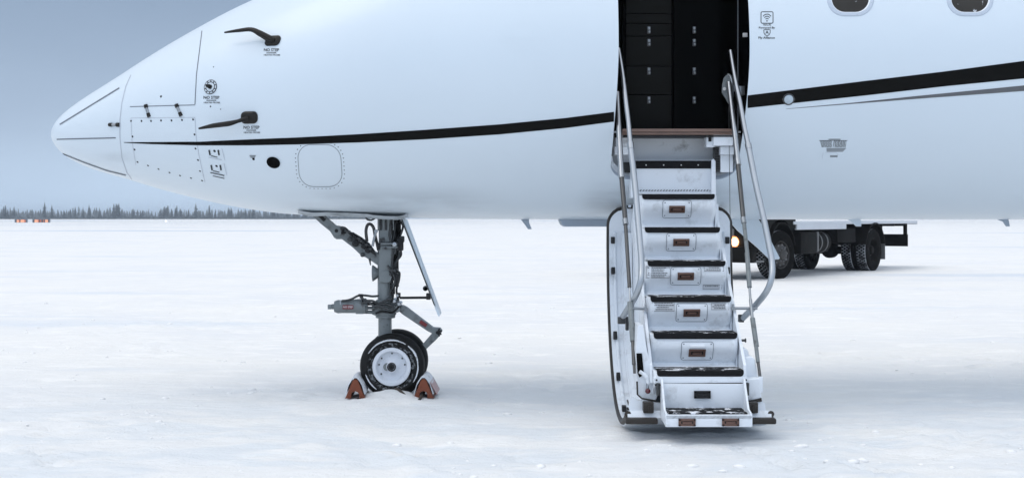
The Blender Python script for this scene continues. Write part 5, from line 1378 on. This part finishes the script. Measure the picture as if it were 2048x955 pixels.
# ------------------------------------------------------------------ treeline
def spruce_mesh(h, w, seed, mb=None, origin=(0, 0, 0), dens=1.0, m=0):
    rn = random.Random(seed); mb = mb or MB(); o = Vector(origin); n = int(46 * dens); ph = rn.uniform(0, 6)
    for k in range(n):
        f = (k + rn.random()) / n; f = f ** 0.85
        z = h * (0.06 + 0.94 * f); rr = w * 0.5 * ((1 - f) ** 0.8) * rn.uniform(0.45, 1.15) + 0.05
        nb = 5
        for b in range(nb):
            a = ph + rn.uniform(0, 6.283); l = rr * rn.uniform(0.6, 1.15)
            d = Vector((math.cos(a), math.sin(a), 0)); t = Vector((-d.y, d.x, 0)); hw = l * rn.uniform(0.35, 0.6) + 0.08
            tip = o + d * l + Vector((0, 0, z - l * rn.uniform(0.25, 0.6))); root = o + Vector((0, 0, z + 0.12 * h / n * 10))
            mid = root.lerp(tip, 0.6)
            mb.add([root, mid + t * hw - Vector((0, 0, 0.1)), tip, mid - t * hw - Vector((0, 0, 0.1))], [[0, 1, 2, 3]], m)
    return mb
protos = []
for k in range(6):
    h = (6.8, 5.4, 6.0, 4.4, 7.6, 5.0)[k]; w = (2.7, 1.7, 2.3, 2.5, 3.1, 1.5)[k]
    t = bpy.data.objects.new('spruce_tree', None); t.empty_display_size = 1
    cme = spruce_mesh(h, w, 20 + k); 
    protos.append((t, cme, h, w))
proto_meshes = []
for (t, cme, h, w) in protos:
    c_ = cme.build('crown', M['spruce'] if len(proto_meshes) % 2 else M['spruce2'], None, smooth=None, recalc=False)
    mb = MB(); mb.tube([(0, 0, -0.3), (0, 0, h * 0.5), (0, 0, h * 0.96)], [0.14, 0.09, 0.02], 6); tr_ = mb.build('trunk', M['bark'], None, smooth=None)
    proto_meshes.append((c_.data, tr_.data, h, w)); bpy.data.objects.remove(c_); bpy.data.objects.remove(tr_); 
for (t, *_r) in protos: bpy.data.objects.remove(t)
KIND = ['tall dark spruce with a full crown in the far treeline', 'slender frosted spruce in the far treeline', 'dark spruce of middle height in the far treeline', 'low broad frosted spruce in the far treeline', 'tallest broad dark spruce of the far treeline', 'thin small frosted spruce in the far treeline']
rn = random.Random(11)
px = -40; TR = []
while px < 655:
    d = rn.uniform(650, 735)
    wsel = [3, 2, 3, 3, 1.6, 2] if px > 300 or 120 < px < 170 else [1.4, 2.2, 2, 3, 0.8, 3]
    k = rn.choices(range(6), wsel)[0]; c_, t_, h, w = proto_meshes[k]
    s_ = rn.uniform(0.60, 1.08) * (1.0 + 0.22 * noise.noise(Vector((px * 0.02, 3, 0))))
    if abs(px - 90) < 5: k = 4; c_, t_, h, w = proto_meshes[4]; s_ = 1.15
    if abs(px - 230) < 5: k = 4; c_, t_, h, w = proto_meshes[4]; s_ = 1.05
    x = (px - 1024) * d / FPX
    t = thing('spruce_tree', KIND[k], 'tree', (x, d, ground_h(x, d) - 0.1), rn.uniform(0, 6.28), 'spruces of the far treeline: ' + KIND[k].split(' in ')[0].split(' of ')[0])
    t.scale = (s_ * rn.uniform(1.1, 1.7), s_ * 1.2, s_)
    TR.append((px, k, t))
    for nm, dat in (('crown', c_), ('trunk', t_)):
        o = bpy.data.objects.new(nm, dat); C.objects.link(o); o.parent = t
    px += rn.uniform(1.8, 8.5)
SEG = [(25, 'at the left edge of the picture'), (60, 'behind the short orange sign'), (105, 'behind the longer orange sign'), (170, 'just right of the longer orange sign'), (240, 'below the tip of the jet nose'), (310, 'below the nose cone joint'), (350, 'behind the small white marker'), (400, 'just right of the small white marker'), (460, 'below the round nose sensor'), (520, 'below the lower pitot probe'), (590, 'left of the round belly hatch'), (900, 'just left of the nose gear')]
KN = ['tall full dark', 'slender frosted', 'middle-sized dark', 'low broad frosted', 'tallest broad dark', 'thin small frosted']
ORD = ['first', 'second', 'third', 'fourth', 'fifth', 'sixth', 'seventh', 'eighth', 'ninth', 'tenth']
cnt = {}
for (px, k, t) in TR:
    sg = next(n for lim, n in SEG if px < lim); c0 = cnt.get((sg, k), 0); cnt[(sg, k)] = c0 + 1
    tot_ = sum(1 for q in TR if q[1] == k and next(n for lim, n in SEG if q[0] < lim) == sg)
    t['label'] = (KN[k] + ' spruce ' + sg) if tot_ == 1 else (ORD[c0] + ' from left of the ' + KN[k] + ' spruces ' + sg)
    t['group'] = 'spruces of the far treeline'
mb = MB(); rn = random.Random(5)
for k in range(520):
    d = rn.uniform(745, 860); x = (rn.uniform(-150, 740) - 1024) * d / FPX
    nn_ = noise.noise(Vector((x * 0.035, 0, 0)))
    h = (4.2 + 3.0 * nn_ + rn.uniform(-1.0, 1.9)); spruce_mesh(max(1.6, h), max(1.6, h) * rn.uniform(0.5, 0.9), k, mb, (x, d, ground_h(x, d) - 0.3), dens=0.42, m=rn.choice((0, 1)))
fo = mb.build('far_forest', [M['spruce'], M['spruce2']], smooth=None, recalc=False); fo['kind'] = 'stuff'; fo['label'] = 'hazy far wood behind the front spruces'
mb = MB(); rn = random.Random(9)
for k in range(700):
    d = rn.uniform(642, 652); x = (rn.uniform(-150, 740) - 1024) * d / FPX; h = rn.uniform(0.5, 1.3); z = ground_h(x, d) - 0.1
    for b in range(4):
        a = rn.uniform(0, 6.28); q = Vector((math.cos(a), math.sin(a), 0)) * rn.uniform(0.4, 0.9)
        mb.add([(x - q.x, d - q.y, z), (x + q.x, d + q.y, z), (x + q.x * .6, d + q.y * .6, z + h), (x - q.x * .5, d - q.y * .5, z + h * .9)], [[0, 1, 2, 3]])
un = mb.build('undergrowth', M['spruce2'], smooth=None, recalc=False); un['kind'] = 'stuff'; un['label'] = 'dark low scrub at the foot of the far treeline'

# ------------------------------------------------------------------ haze
HAZE = 0.00058
if HAZE > 0:
    mb = MB(); mb.box((0, 0, 7.0), (10600, 10600, 16.2))
    hz = mb.build('haze', [], None, smooth=None) if False else None
    me = bpy.data.meshes.new('haze'); bm = bmesh.new(); bmesh.ops.create_cube(bm, size=1)
    for v in bm.verts: v.co = Vector((v.co.x * 10800, v.co.y * 10800, v.co.z * 13.0 + 5.3))
    bm.to_mesh(me); bm.free()
    hm = bpy.data.materials.new('haze'); hm.use_nodes = True; nt = hm.node_tree; nt.nodes.clear()
    out_ = nt.nodes.new('ShaderNodeOutputMaterial'); pv = nt.nodes.new('ShaderNodeVolumePrincipled')
    pv.inputs['Color'].default_value = (0.78, 0.88, 1.0, 1); pv.inputs['Density'].default_value = HAZE; pv.inputs['Anisotropy'].default_value = 0.0
    nt.links.new(pv.outputs[0], out_.inputs['Volume']); me.materials.append(hm)
    hz = link('haze', me); hz['kind'] = 'stuff'; hz['label'] = 'thin pale winter haze over the snowfield'
